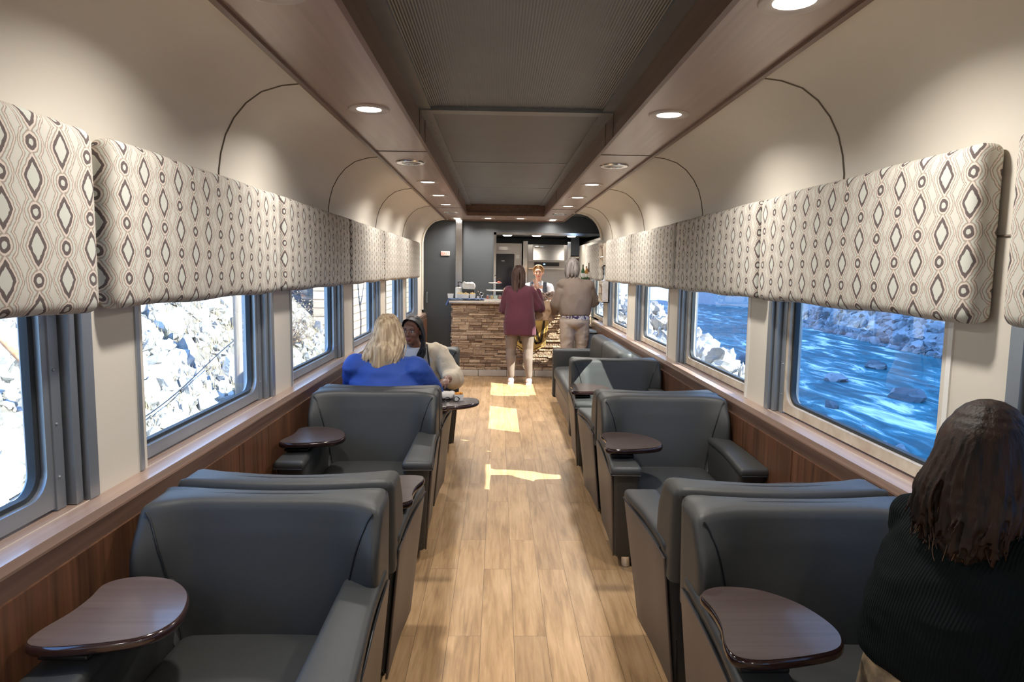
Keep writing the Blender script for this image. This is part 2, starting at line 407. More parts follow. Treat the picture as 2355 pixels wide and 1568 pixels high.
# wainscot, fascia and ledge along both sides
def side_joinery(s, yend, n):
    mb = MB(); x = s*(LX-.02)
    a, b = sorted((x, s*WX)); mb.box(a, b, Y0, yend, 0.0, .765)
    for y in [Y0 + .9 + 1.78*i for i in range(9)]:
        if y < yend: a, b = sorted((s*(LX-.023), s*(LX-.02))); mb.box(a, b, y, y+.006, .09, .765)
    struct('trim_%d' % n, mb, M['wains'])
    mb = MB(); a, b = sorted((s*(LX-.012), s*WX)); mb.box(a, b, Y0, yend, .765, ZL-.028); struct('trim_%d' % (n+1), mb, M['fascia'])
    mb = MB(); xc = s*(LX+GX+.03)/2; w = GX+.03-LX
    mb.box(xc-w/2, xc+w/2, Y0, yend, ZL-.028, ZL); struct('trim_%d' % (n+2), mb, M['ledge'])
    mb = MB(); a, b = sorted((s*(LX-.032), s*(LX-.02))); mb.box(a, b, Y0, yend, 0, .09); struct('baseboard_' + ('left' if s < 0 else 'right'), mb, M['black'])
side_joinery(-1, 11.25, 4); side_joinery(1, 9.93, 7)

# windows
def window(n, s, y0, y1, view='n'):
    zb, zt = .895, 1.82
    def X(x): return s*x
    root = bpy.data.objects.new('window_%d' % n, None); C.objects.link(root); root['kind'] = 'structure'; root.location = (s*GX, (y0+y1)/2, zb)
    off = Vector(root.location)
    def P(name, mb, m, sm_=40):
        mb.xf(Matrix.Translation(-off)); o = part(name, mb, m, root, sm_); return o
    # sash: frame with rounded lower corners, made of an outer rectangle minus rounded opening
    def ring(x0, x1, o_, i_, r, mb, seg=6):
        # o_ outer rect (ya,yb,za,zb) i_ inner rect with corner radius r
        def rr(rc, rad):
            ya, yb, za, zb_ = rc; pts = []
            for cy_, cz, a0 in ((yb-rad, zb_-rad, 0), (ya+rad, zb_-rad, PI/2), (ya+rad, za+rad, PI), (yb-rad, za+rad, 1.5*PI)):
                for k in range(seg+1): a = a0 + PI/2*k/seg; pts.append((cy_+rad*math.cos(a), cz+rad*math.sin(a)))
            return pts
        A = rr(o_, .002); B = rr(i_, r); n_ = len(A); base = len(mb.v)
        for x in (x0, x1):
            for p in A: mb.v.append((s*x, p[0], p[1]))
            for p in B: mb.v.append((s*x, p[0], p[1]))
        for k in range(n_):
            k2 = (k+1) % n_; a, b, c, d = base, base+n_, base+2*n_, base+3*n_
            mb.f += [(a+k, a+k2, b+k2, b+k), (c+k, d+k, d+k2, c+k2), (b+k, b+k2, d+k2, d+k), (a+k, c+k, c+k2, a+k2)]
    mb = MB(); ring(GX-.03, GX+.03, (y0-.028, y1+.02, zb-.035, zt+.03), (y0+.012, y1-.008, zb+.012, zt-.01), .075, mb)
    P('window_frame', mb, M['alu'] if s < 0 else M['cream_metal'])
    mb = MB(); ring(GX-.012, GX+.012, (y0+.01, y1-.006, zb+.010, zt-.008), (y0+.028, y1-.03, zb+.026, zt-.03), .06, mb)
    P('gasket', mb, M['rubber'])
    mb = MB(); mb.quad((s*GX, y0+.012, zb+.012), (s*GX, y1-.008, zb+.012), (s*GX, y1-.008, zt-.01), (s*GX, y0+.012, zt-.01)); P('window_glass', mb, M['glass'])
    # stepped aluminium channel at the far jamb
    mb = MB()
    for a, b, d0 in ((.02, .062, .035), (.074, .108, .012), (.118, .168, -.004)):
        xa, xb = sorted((s*(WX+d0), s*(GX+.05))); mb.box(xa, xb, y1+a, y1+b, ZL+.002, zt+.02)
    for z in [ZL+.1+.16*i for i in range(6)]:
        mb.ell((s*(WX+.034), y1+.035, z), (.004, .004, .004), seg=8, rings=6)
    P('jamb_channel', mb, M['alu'])
    mb = MB()
    for a, b in ((.062, .074), (.108, .118)):
        xa, xb = sorted((s*(WX+.045), s*(GX+.05))); mb.box(xa, xb, y1+a, y1+b, ZL+.002, zt+.02)
    P('jamb_gap', mb, M['alu_d'])
    # flat trim on the near jamb
    mb = MB(); xa, xb = sorted((s*(WX-.006), s*(GX-.01))); mb.box(xa, xb, y0-.052, y0-.028, ZL+.002, zt+.02)
    P('jamb_trim', mb, M['alu'] if s < 0 else M['white'])
for i, (a, b) in enumerate(WIN_L): window(i+1, -1, a, b)
for i, (a, b) in enumerate(WIN_R): window(i+9, 1, a, b)
# daylight portals sit in the window openings (sampling aid for the sky)
for s, wins in ((-1, WIN_L), (1, WIN_R)):
    for a, b in wins:
        l = bpy.data.lights.new('portal', 'AREA'); l.shape = 'RECTANGLE'; l.size = b-a; l.size_y = .9; l.cycles.is_portal = True
        o = bpy.data.objects.new('window_portal', l); C.objects.link(o); o.location = (s*(GX+.05), (a+b)/2, 1.36)
        o.rotation_euler = Vector((-s, 0, 0)).to_track_quat('-Z', 'Z').to_euler()

# ceiling: soffits along both sides, cross soffit over the bar, recessed panels
SO, SI, YS = .955, .60, 10.32
mb = MB()
for s in (-1, 1):
    a, b = sorted((s*SI, s*SO)); mb.box(a, b, Y0, YB, ZS, ZS+.02)
mb.box(-SI, SI, YS, YB, ZS, ZS+.02)
struct('ceiling', mb, M['soffit'])
mb = MB()
for s in (-1, 1):
    a, b = sorted((s*SI, s*(SI-.022))); mb.box(a, b, Y0, YS, ZS-.006, ZS+.05)
    a, b = sorted((s*SI, s*(SI-.012))); mb.box(a, b, Y0, YS, ZS+.05, ZC-.01)
    a, b = sorted((s*(SO-.004), s*(SO+.02))); mb.box(a, b, Y0, YB, ZS-.014, ZS+.012)
mb.box(-SI, SI, YS, YS+.015, ZS-.004, ZC); mb.box(-SI, SI, YS, YS-.02, ZS-.006, ZS+.045)
mb.box(-SO, SO, YB-.05, YB-.02, ZS-.02, ZS+.012)
struct('trim_10', mb, M['soffit_in'])
mb = MB()
for y in (4.80, 9.1):
    for s in (-1, 1): a, b = sorted((s*(SI-.002), s*(SO-.004))); mb.box(a, b, y, y+.012, ZS-.003, ZS)
for y in (4.15, 4.45, 8.15):
    for s in (-1, 1): a, b = sorted((s*(SI-.025), s*(SI-.02))); mb.box(a, b, y, y+.012, ZS-.004, ZC-.03)
struct('trim_11', mb, M['seam'])
M['panel'] = mat('ceiling_panel', (.175, .19, .195), .42, metal=.2, var=.12, vscale=3)
def ribbed():
    m = M['panel'].copy(); m.name = 'ribbed_ceiling_panel'; nt = m.node_tree; b = nt.nodes['Principled BSDF']
    t = nt.nodes.new('ShaderNodeTexCoord'); w = nt.nodes.new('ShaderNodeTexWave'); w.bands_direction = 'X'; w.inputs['Scale'].default_value = 26; w.inputs['Distortion'].default_value = 0
    nt.links.new(t.outputs['Object'], w.inputs[0]); bp = nt.nodes.new('ShaderNodeBump'); bp.inputs['Strength'].default_value = .5; bp.inputs['Distance'].default_value = .004
    nt.links.new(w.outputs[0], bp.inputs['Height']); nt.links.new(bp.outputs[0], b.inputs['Normal']); pass
    return m
mb = MB(); mb.box(-SI+.01, SI-.01, Y0, 4.22, ZC, ZC+.02); struct('ceiling_panel_front', mb, ribbed())
mb = MB(); mb.box(-SI+.01, SI-.01, 4.3, YS, ZC, ZC+.02); struct('ceiling_panel_rear', mb, M['panel'])
M['frame_m'] = mat('ceiling_frame_metal', (.27, .29, .30), .35, metal=.6, var=.15)
mb = MB()
for s in (-1, 1):
    a, b = sorted((s*(SI-.012), s*(SI-.085))); mb.box(a, b, Y0, YS, ZC-.014, ZC)
    for y in [4.6 + .33*i for i in range(17)]: mb.ell((s*(SI-.05), y, ZC-.014), (.006, .006, .003), seg=8, rings=5)
mb.box(-SI+.01, SI-.01, 4.20, 4.30, ZC-.022, ZC)
struct('trim_12', mb, M['frame_m'])
mb = MB()
for y in (6.3, 8.22): mb.box(-SI+.08, SI-.08, y, y+.012, ZC-.004, ZC)
struct('trim_13', mb, M['alu'])

# roof above everything and the two end walls
mb = MB(); mb.box(-1.0, 1.0, Y0-.1, YB+.3, 2.57, 2.60); mb.box(-1.5, 1.7, YR+.02, Y1+.1, 2.60, 2.63); struct('ceiling_roof', mb, M['dark'])
mb = MB(); mb.box(-1.52, 1.64, Y0-.06, Y0, 0, 2.65); struct('wall_back', mb, M['wall'])
mb = MB(); mb.box(-1.52, 1.7, Y1, Y1+.06, 0, 2.65); struct('wall_galley_end', mb, M['dark'])
mb = MB(); mb.box(-1.52, -1.5, 11.2, Y1, 0, 2.65); struct('wall_galley_side', mb, M['dark'])

# recessed lamps and dead ceiling units
def lamp_proto():
    t = thing('ceiling_light', 'x', 'ceiling light')
    mb = MB(); mb.lathe([(.062, 0), (.062, -.004), (.082, -.010), (.100, -.008), (.104, -.002), (.104, 0)], seg=36); part('trim_ring', mb, M['lampring'], t)
    mb = MB(); mb.lathe([(.001, -.003), (.066, -.003), (.066, -.0005), (.001, -.0005)], seg=32); part('diffuser', mb, M['diffuser'], t)
    l = bpy.data.lights.new('lamp', 'AREA'); l.shape = 'DISK'; l.size = .13; l.energy = LAMP_W; l.spread = math.radians(150); l.color = (1.0, .945, .88)
    o = bpy.data.objects.new('bulb', l); C.objects.link(o); o.parent = t; o.location = (0, 0, -.014)
    return t
lamps = []
KY = 1.026
for s, side in ((-1, 'left'), (1, 'right')):
    for i, y in enumerate((-2.4, -1.0, 2.08, 3.56, 6.44, 7.58, 8.62, 10.9, 11.12)):
        lamps.append((s*.765, y, side, i))
lamps += [(-.27, 10.86, 'mid', 0), (.24, 10.8, 'mid', 1)]
names = {2: 'nearest round recessed lamp, cut by the top edge of the photo, %s soffit', 3: 'large lit round recessed lamp ahead of the unlit fitting, %s soffit',
         4: 'lit recessed lamp just beyond the first unlit fitting, %s soffit', 5: 'lit recessed lamp, second beyond the unlit fitting, %s soffit',
         6: 'lit recessed lamp just before the far unlit fitting, %s soffit', 7: 'lit recessed lamp just past the far unlit fitting, %s soffit', 8: 'farthest lit recessed lamp beside the charcoal bulkhead, %s soffit'}
proto = lamp_proto(); used = False
for x, y, side, i in lamps:
    o = copy_tree(proto) if used else proto; used = True
    o.location = (x, y, ZS)
    o['group'] = 'round recessed lamps in the wooden soffits'
    if side == 'mid': o['label'] = 'lit recessed lamp in the cross soffit over the bar, %s of two' % ('left' if i == 0 else 'right')
    else:
        if i == 8:
            b_ = [c for c in o.children if c.type == 'LIGHT'][0]; b_.data = b_.data.copy(); b_.data.energy = LAMP_W*.25
        o['label'] = names.get(i, 'round recessed lamp in the %s soffit behind the camera')  % side
for s, side in ((-1, 'left'), (1, 'right')):
    for y, w in ((5.28, 'near'), (9.85, 'far')):
        t = thing('ceiling_vent', 'unlit round chrome-rimmed fitting in the %s soffit, the %s one' % (side, w), 'ceiling vent', (s*.775, y, ZS), 0, 'unlit round fittings in the soffits')
        mb = MB(); mb.lathe([(.072, 0), (.075, -.010), (.105, -.010), (.112, -.003), (.112, 0)], seg=36); part('rim', mb, M['chrome'], t)
        mb = MB(); mb.lathe([(.001, -.012), (.05, -.010), (.074, -.004), (.074, -.001), (.001, -.001)], seg=30); part('lens', mb, mat('vent_lens_%s_%s' % (side, w), (.35, .36, .36), .2, metal=.4), t)

# ------------------------------------------------------------------ patterned window valances
def fabric(name, tone):
    m = bpy.data.materials.new(name); m.use_nodes = True; nt = m.node_tree; b = nt.nodes['Principled BSDF']; N = nt.nodes.new; Lk = nt.links.new
    b.inputs['Roughness'].default_value = .85; b.inputs['Specular IOR Level'].default_value = .2
    t = N('ShaderNodeUVMap'); t.uv_map = 'UVMap'
    nz = N('ShaderNodeTexNoise'); nz.inputs['Scale'].default_value = 60; nz.inputs['Detail'].default_value = 3; Lk(t.outputs[0], nz.inputs[0])
    ad = N('ShaderNodeVectorMath'); ad.operation = 'MULTIPLY_ADD'; ad.inputs[1].default_value = (.010, .010, 0)
    Lk(nz.outputs['Color'], ad.inputs[0]); Lk(t.outputs[0], ad.inputs[2])
    sp_ = N('ShaderNodeSeparateXYZ'); Lk(ad.outputs[0], sp_.inputs[0])
    A, B = .118, .172
    def mth(op, a, b_=None, c=None):
        n = N('ShaderNodeMath'); n.operation = op
        for i, v in enumerate((a, b_, c)):
            if v is None: continue
            if hasattr(v, 'is_output') or hasattr(v, 'links'): Lk(v, n.inputs[i])
            else: n.inputs[i].default_value = v
        return n.outputs[0]
    def fold(v, per, sh):   # distance to nearest multiple
        return mth('ABSOLUTE', mth('SUBTRACT', mth('FLOORED_MODULO', mth('ADD', v, sh + per/2), per), per/2))
    u, v = sp_.outputs[0], sp_.outputs[1]
    def diamond(su, sv, wx, wz, p):
        a = mth('POWER', mth('DIVIDE', fold(u, 2*A, su), wx), p); c = mth('POWER', mth('DIVIDE', fold(v, B, sv), wz), p)
        return mth('POWER', mth('ADD', a, c), 1/p)
    d = mth('MINIMUM', diamond(0, 0, .036, .052, 1.15), diamond(A, B/2, .036, .052, 1.15))
    e = mth('MINIMUM', diamond(0, B/2, .021, .020, 1.9), diamond(A, 0, .021, .020, 1.9))
    # small ovals: compress their outer rings
    e = mth('ADD', mth('MULTIPLY', mth('SUBTRACT', e, 1.0), .62), 1.0)
    e_in = mth('ADD', mth('MULTIPLY', mth('SUBTRACT', e, 1.0), 1.0), 1.0)
    mm = mth('MINIMUM', d, e_in)
    r = N('ShaderNodeValToRGB'); r.color_ramp.interpolation = 'LINEAR'; els = r.color_ramp.elements
    pale = (.56*tone, .57*tone, .51*tone, 1); dk = (.13*tone, .105*tone, .10*tone, 1); pk = (.64*tone, .56*tone, .49*tone, 1); tp = (.36*tone, .305*tone, .255*tone, 1)
    stops = [(0, pale), (.66, pale), (.68, dk), (.98, dk), (1.0, pk), (1.15, pk), (1.17, tp), (1.29, tp), (1.31, pale), (1.52, pale), (1.54, tp), (1.62, tp), (1.64, pk), (1.74, pk), (1.76, tp), (1.84, tp), (1.86, pale), (2.5, pale)]
    els[0].position = 0; els[0].color = pale; els[1].position = 1; els[1].color = pk
    for p_, c_ in stops[1:-1]: x = els.new(p_/2.5); x.color = c_
    Lk(mth('DIVIDE', mm, 2.5), r.inputs[0]); Lk(r.outputs[0], b.inputs['Base Color'])
    return m
M['fab'] = fabric('valance_fabric', 1.0)
def valance(s, y0, y1, z0, z1, label, uo=0.0):
    d = .088; mb = MB(); yc = (y0+y1)/2; zc = (z0+z1)/2; L = y1-y0; Hh = z1-z0
    rnd = random.Random(int(y0*100)+int(s*7))
    ph = rnd.random()*6
    def fn(p):
        x, y, z = p
        # soft padding: slightly swollen front, wavering hem
        fr = (x*-s > 0)
        if fr: x += -s*.008*(1-(2*y/L)**2)*(1-(2*z/Hh)**2)
        z += .004*math.sin(y*9+ph)*(1 if z < 0 else .5)
        return (x, y, z)
    mb.rbox((0, 0, 0), (d, L, Hh), .034, (2, 26, 10), fn)
    mb.uv = [(y + (abs(x + s*d/2)-.0 if abs(y) > L/2-.034 else 0)*(1 if y > 0 else -1)*1.0 + uo + 5, z + 3 + (1 if z > 0 else -1)*(.5*(x*s+d/2) if abs(z) > Hh/2-.034 else 0)) for x, y, z in mb.v]
    o = single('window_valance', mb, M['fab'], label, 'valance', 'patterned padded window valances')
    o.location = (s*(WX-d/2-.002), yc, zc); return o
VL = [(-2.9, -1.35), (-1.25, .35), (.45, 2.04), (2.135, 3.72), (3.785, 5.43), (5.48, 7.05), (7.08, 8.78), (8.83, 10.25)]
VR = [(-3.0, -1.5), (-1.4, .2), (.25, 1.83), (1.955, 3.585), (3.635, 5.29), (5.33, 7.06), (7.10, 8.72), (9.33, 10.7)]
labL = {2: 'patterned valance cut by the left edge of the photo', 3: 'wide patterned valance above the rocky slope window, left wall', 4: 'patterned valance on the left wall above the window with dry bush', 5: 'patterned valance on the left wall above the two seated women', 6: 'second-farthest patterned valance on the left wall', 7: 'farthest and smallest patterned valance on the left, by the charcoal wall'}
labR = {2: 'patterned valance cut by the right edge of the photo', 3: 'widest patterned valance, above the river window, right wall', 4: 'patterned valance on the right wall with a shaded near end, next after the widest', 5: 'third patterned valance on the right wall, above the chair in sunlight', 6: 'fourth full patterned valance on the right wall, just before the bar', 7: 'patterned valance over the galley window behind the bottle shelf'}
for i, (a, b) in enumerate(VL): valance(-1, a, b, 1.44, 1.965, labL.get(i, 'patterned window valance behind the camera, left wall'), .31*i)
for i, (a, b) in enumerate(VR): valance(1, a, b, 1.44, 1.965, labR.get(i, 'patterned window valance behind the camera, right wall'), .17*i)

# ================================================================== OUTSIDE: rocky cut on the left, river gorge on the right
def fbm(x, y, o=4, sd=0.0):
    return noise.fractal(Vector((x, y, sd)), 1.0, 2.0, o)
def terrain(x0, x1, nx, y0, y1, ny, h, jit=0.0):
    mb = MB(); rnd = random.Random(3)
    for i in range(nx+1):
        for j in range(ny+1):
            x = lerp(x0, x1, i/nx); y = lerp(y0, y1, j/ny); mb.v.append((x + rnd.uniform(-jit, jit), y + rnd.uniform(-jit, jit), h(x, y)))
    for i in range(nx):
        for j in range(ny): a = i*(ny+1)+j; mb.f.append((a, a+1, a+ny+2, a+ny+1))
    return mb
def rock(mb, c, r, rnd, flat=.65, sub=1):
    """angular broken stone: a jittered, cut icosphere"""
    bm = bmesh.new(); bmesh.ops.create_icosphere(bm, subdivisions=sub, radius=1)
    R = Euler((rnd.uniform(0, 6), rnd.uniform(0, 6), rnd.uniform(0, 6))).to_matrix()
    sc = Vector((rnd.uniform(.7, 1.35), rnd.uniform(.6, 1.1), rnd.uniform(.35, 1)*flat))
    vs = []
    for v in bm.verts:
        p = v.co*(rnd.uniform(.72, 1.12) if sub == 1 else (1 + .55*noise.noise(v.co*1.6 + Vector(c)*3.1) + .10*noise.noise(v.co*4 + Vector(c)*5))); p = Vector((p.x*sc.x, p.y*sc.y, p.z*sc.z)); vs.append(R @ p*r + Vector(c))
    mb.add(vs, [tuple(v.index for v in f.verts) for f in bm.faces]); bm.free()
def rockmat(name, c1, c2, rough=.9, sc=3.0):
    m = bpy.data.materials.new(name); m.use_nodes = True; nt = m.node_tree; b = nt.nodes['Principled BSDF']; N = nt.nodes.new; Lk = nt.links.new
    b.inputs['Roughness'].default_value = rough; b.inputs['Specular IOR Level'].default_value = .15
    g = N('ShaderNodeNewGeometry'); t = N('ShaderNodeTexCoord'); n = N('ShaderNodeTexNoise'); n.inputs['Scale'].default_value = sc; n.inputs['Detail'].default_value = 6
    Lk(t.outputs['Object'], n.inputs[0]); ma = N('ShaderNodeMath'); ma.operation = 'MULTIPLY_ADD'; ma.inputs[1].default_value = .55
    m2 = N('ShaderNodeMath'); m2.operation = 'MULTIPLY'; m2.inputs[1].default_value = .45
    Lk(g.outputs['Random Per Island'], ma.inputs[0]); Lk(n.outputs[0], m2.inputs[0]); Lk(m2.outputs[0], ma.inputs[2])
    r = N('ShaderNodeValToRGB'); r.color_ramp.elements[0].position = .2; r.color_ramp.elements[0].color = (*c1, 1); r.color_ramp.elements[1].position = .75; r.color_ramp.elements[1].color = (*c2, 1)
    Lk(ma.outputs[0], r.inputs[0]); Lk(r.outputs[0], b.inputs['Base Color'])
    bp = N('ShaderNodeBump'); bp.inputs['Strength'].default_value = .5; bp.inputs['Distance'].default_value = .05; n3 = N('ShaderNodeTexNoise'); n3.inputs['Scale'].default_value = sc*5; Lk(t.outputs['Object'], n3.inputs[0]); Lk(n3.outputs[0], bp.inputs['Height']); Lk(bp.outputs[0], b.inputs['Normal'])
    return m
M['scree'] = rockmat('pale_scree_rock', (.20, .195, .185), (.58, .58, .57))
M['scree_g'] = rockmat('scree_ground', (.07, .065, .055), (.24, .22, .19), sc=1.5)
M['grass'] = mat('dry_grass', (.62, .50, .30), .9, col2=(.36, .30, .19), vscale=5)
M['bluerock'] = rockmat('river_boulder_rock', (.08, .10, .12), (.27, .31, .35), sc=1.2)
M['bank'] = rockmat('river_bank_rock', (.20, .20, .20), (.62, .58, .52), sc=.8)

# left slope
def hl(x, y):
    d = -x
    b = -1.25 + 1.0*max(0, d-4.7)**.8 + .22*fbm(x*.5, y*.5, 4, 3)
    return b + .12*fbm(x*2.2, y*2.2, 3, 9)
mb = terrain(-24, -1.9, 70, -8, 60, 150, hl, .05); struct('ground_left_slope', mb, M['scree_g'], smooth=0)
rnd = random.Random(11); mb = MB()
for i in range(13000):
    # denser close to the track; density thins beyond ten metres
    y = rnd.uniform(-4, 21) if rnd.random() < .45 else rnd.uniform(1, 12.6); x = -4.6 - abs(rnd.gauss(0, 1))*3.4
    if x < -15: continue
    r = rnd.choice((.05, .07, .09, .12, .12, .16, .2, .3))*rnd.uniform(.5, 1.0)
    rock(mb, (x, y, hl(x, y) + r*.22), r, rnd)
stuff('scree', mb, M['scree'], 'loose pale angular rubble covering the slope outside the left windows', 'rubble', smooth=0)
# dry grass tufts between the stones
mb = MB()
for i in range(900):
    y = rnd.uniform(9.5, 21); x = -4.8 - rnd.random()**1.3*6; z = hl(x, y)
    for k in range(9):
        a = rnd.uniform(0, 2*PI); h = rnd.uniform(.10, .34); l = rnd.uniform(.03, .16); w = .006
        p = Vector((x+rnd.uniform(-.05, .05), y+rnd.uniform(-.05, .05), z-.02)); q = p + Vector((math.cos(a)*l, math.sin(a)*l, h)); m_ = (p+q)/2 + Vector((0, 0, h*.15)); sd = Vector((-math.sin(a)*w, math.cos(a)*w, 0))
        mb.add([p-sd, p+sd, m_+sd*.8, m_-sd*.8, q], [(0, 1, 2, 3), (3, 2, 4)])
stuff('dry_grass', mb, M['grass'], 'dry straw-coloured grass growing between the stones left of the train', 'grass', smooth=0)
def bush(x, y, zb, r, h, label, n=900):
    t = thing('dry_bush', label, 'bush', (x, y, zb), 0, 'leafless bushes beside the track'); mb = MB()
    for i in range(70):
        a = rnd.uniform(0, 2*PI); e = rnd.uniform(.3, 1.4); L = rnd.uniform(.5, 1)*h; d = Vector((math.cos(a)*math.cos(e)*r/h*1.4, math.sin(a)*math.cos(e)*r/h*1.4, math.sin(e)))
        pts = [Vector((0, 0, 0))]
        for k in range(5): pts.append(pts[-1] + d*L/5 + Vector((rnd.gauss(0, .02), rnd.gauss(0, .02), rnd.gauss(0, .015))))
        mb.tube(pts, [.008*(1-k/6.5) for k in range(6)], 5)
        for q in pts[2:]:
            for _ in range(2):
                d2 = Vector((rnd.gauss(0, .1), rnd.gauss(0, .1), rnd.uniform(.02, .16))); mb.tube([q, q+d2*.6, q+d2], [.004, .003, .001], 4)
    part('twigs', mb, M['twig'], t)
    mb = MB()
    for i in range(n):
        a = rnd.uniform(0, 2*PI); rr = r*rnd.random()**.5*1.1; z = rnd.uniform(.1, 1)*h; c = Vector((math.cos(a)*rr, math.sin(a)*rr, z)); s_ = .018
        u = Vector((rnd.gauss(0, 1), rnd.gauss(0, 1), rnd.gauss(0, 1))).normalized()*s_; v = Vector((rnd.gauss(0, 1), rnd.gauss(0, 1), rnd.gauss(0, 1))).normalized()*s_
        mb.add([c-u, c+v, c+u, c-v], [(0, 1, 2, 3)])
    part('dry_leaves', mb, M['grass'], t, smooth=0)
M['twig'] = mat('dry_twig', (.36, .28, .22), .9, var=.4)
bush(-5.5, 17.6, hl(-5.5, 17.6), .7, 1.2, 'leafless brown bush outside the second full left window')
bush(-6.7, 19.6, hl(-6.7, 19.6), .9, 1.3, 'larger pale bush up the slope behind the brown one, second full left window')
# utility pole, fallen rusty trunk, leaning trunk by the masonry wall
M['polewood'] = wood('weathered_pole', (.22, .17, .13), (.45, .38, .31), .85, 'Z', 1)
mb = MB(); mb.tube([(-4.6, 11.9, -1.3), (-4.6, 11.9, 1.5), (-4.55, 11.9, 4.5)], [.11, .105, .09], 14); single('wooden_post', mb, M['polewood'], 'weathered wooden post on the rubble outside the first full left window', 'post')
M['rust'] = mat('rusty_bark', (.46, .20, .09), .85, col2=(.62, .40, .26), vscale=14, bump=.3, bscale=40)
mb = MB(); pts = crom([(-6.6, 7.3, 2.2), (-6.05, 7.5, 1.5), (-5.75, 7.6, .95), (-5.4, 7.8, .35), (-4.9, 8.1, -.35)], 6, False)
mb.tube(pts, [.035+.02*math.sin(i*.13) for i in range(len(pts))], 12); single('fallen_branch', mb, M['rust'], 'curved rusty orange branch on the stones, outside the window at the left edge', 'branch')
M['darkbark'] = mat('dark_bark', (.05, .045, .05), .9, col2=(.02, .02, .02), vscale=10, bump=.4)
mb = MB(); pts = crom([(-4.6, 23.9, -1.4), (-4.55, 24.1, .2), (-4.5, 23.8, 1.0), (-4.55, 23.5, 1.9), (-4.5, 23.2, 3)], 5, False); mb.tube(pts, [.15-.004*i for i in range(len(pts))], 10)
mb.tube([(-4.5, 23.9, .6), (-4.5, 24.4, 1.05), (-4.5, 24.8, 1.6)], [.06, .05, .03], 8)
single('tree_trunk', mb, M['darkbark'], 'black tree trunk in front of the beige masonry wall, third full left window', 'tree')
mb = MB(); pts = crom([(-4.6, 37.5, -1.4), (-4.5, 37.7, 1), (-4.5, 37.2, 2), (-4.4, 36.9, 3.4)], 5, False); mb.tube(pts, [.22-.006*i for i in range(len(pts))], 10)
single('tree_trunk', mb, M['darkbark'], 'far dark tree trunk seen through the last small left window', 'tree')
# slack cables over the scree
mb = MB(); pts = [(-4.9, 6.6 + 6*t, -.75 + 1.0*t**1.5 + .12*math.sin(t*9)*.3) for t in [i/24 for i in range(25)]]; mb.tube(pts, .009, 6)
single('cable', mb, M['black'], 'thin black cable sagging across the rubble outside the first full left window', 'cable')
# masonry retaining wall
def masonry():
    m = bpy.data.materials.new('beige_masonry'); m.use_nodes = True; nt = m.node_tree; b = nt.nodes['Principled BSDF']; N = nt.nodes.new; Lk = nt.links.new
    t = N('ShaderNodeTexCoord'); mp = N('ShaderNodeMapping'); mp.inputs['Rotation'].default_value = (PI/2, 0, PI/2); sp = N('ShaderNodeSeparateXYZ'); cb = N('ShaderNodeCombineXYZ')
    Lk(t.outputs['Object'], sp.inputs[0]); Lk(sp.outputs[1], cb.inputs[0]); Lk(sp.outputs[2], cb.inputs[1])
    br = N('ShaderNodeTexBrick'); br.inputs['Scale'].default_value = 1; br.inputs['Brick Width'].default_value = .62; br.inputs['Row Height'].default_value = .27; br.inputs['Mortar Size'].default_value = .02
    br.inputs['Color1'].default_value = (.70, .56, .42, 1); br.inputs['Color2'].default_value = (.52, .42, .33, 1); br.inputs['Mortar'].default_value = (.24, .19, .15, 1)
    Lk(cb.outputs[0], br.inputs[0]); Lk(br.outputs[0], b.inputs['Base Color']); b.inputs['Roughness'].default_value = .9; return m
mb = MB(); mb.box(-6.0, -5.0, 21.8, 90, -1.4, 5); single('masonry_wall', mb, masonry(), 'beige block retaining wall outside the far left windows', 'wall')

# right side: embankment, river, far bank, and a mountain raised out of view to shade the gorge
ZR = -4.6
def hr(x, y):
    near = -.35 - 4.6*sm(3.0 if y > 8 else 1.6, 10.5 if y > 8 else 7.2, x)
    n0 = lerp(-1.9 - 3.2*sm(1.8, 6.0, x), lerp(min(.9, -.10 + .04*(y-10)), -5.2, sm(3.9 + .5*fbm(y*.3, 2) + .05*max(0, y-10), 6.6 + .08*max(0, y-10), x)), sm(9.4, 11.4, y))
    far = ZR - .6 + 6.0*sm(30, 46, x - .12*y + 2.5*fbm(y*.08, .3)) + max(0, x-.12*y-44)*2.7
    b = max(n0, far) if x > 16 else n0
    return b + .28*fbm(x*.6, y*.6, 4, 1)
mb = terrain(1.95, 26, 90, -14, 90, 190, hr, .05); struct('ground_river_bank', mb, M['bank'], smooth=0)
def sun_block_ridge(y): return lerp(59.6, 50.5, sm(-26.9, -24.9, y))  # unseen crest, stepped in height to keep the sun off the nearer windows
def hm(x, y):
    base = ZR - .7 + 5.5*sm(30, 44, x - .10*y + 2.5*fbm(y*.08, .3)) + .5*fbm(x*.4, y*.4, 4, 2)
    if x <= 44: return base
    t = min(1, (x-44)/16.0)
    return lerp(base, sun_block_ridge(y) + (0 if t >= 1 else 2.5*fbm(x*.1, y*.1, 4, 5)*(1-t)), t**.9)
mb = MB(); xs = [24 + i for i in range(0, 37)] + [62, 75]; ys = [-70 + 2.0*j for j in range(22)] + [-27.2+.4*j for j in range(8)] + [-22 + 2.2*j for j in range(84)]
for x in xs:
    for y in ys: mb.v.append((x, y, hm(min(x, 60), y)))
ny = len(ys)
for i in range(len(xs)-1):
    for j in range(ny-1): a = i*ny+j; mb.f.append((a, a+1, a+ny+1, a+ny))
struct('ground_shade_mountain', mb, M['bluerock'], smooth=0)
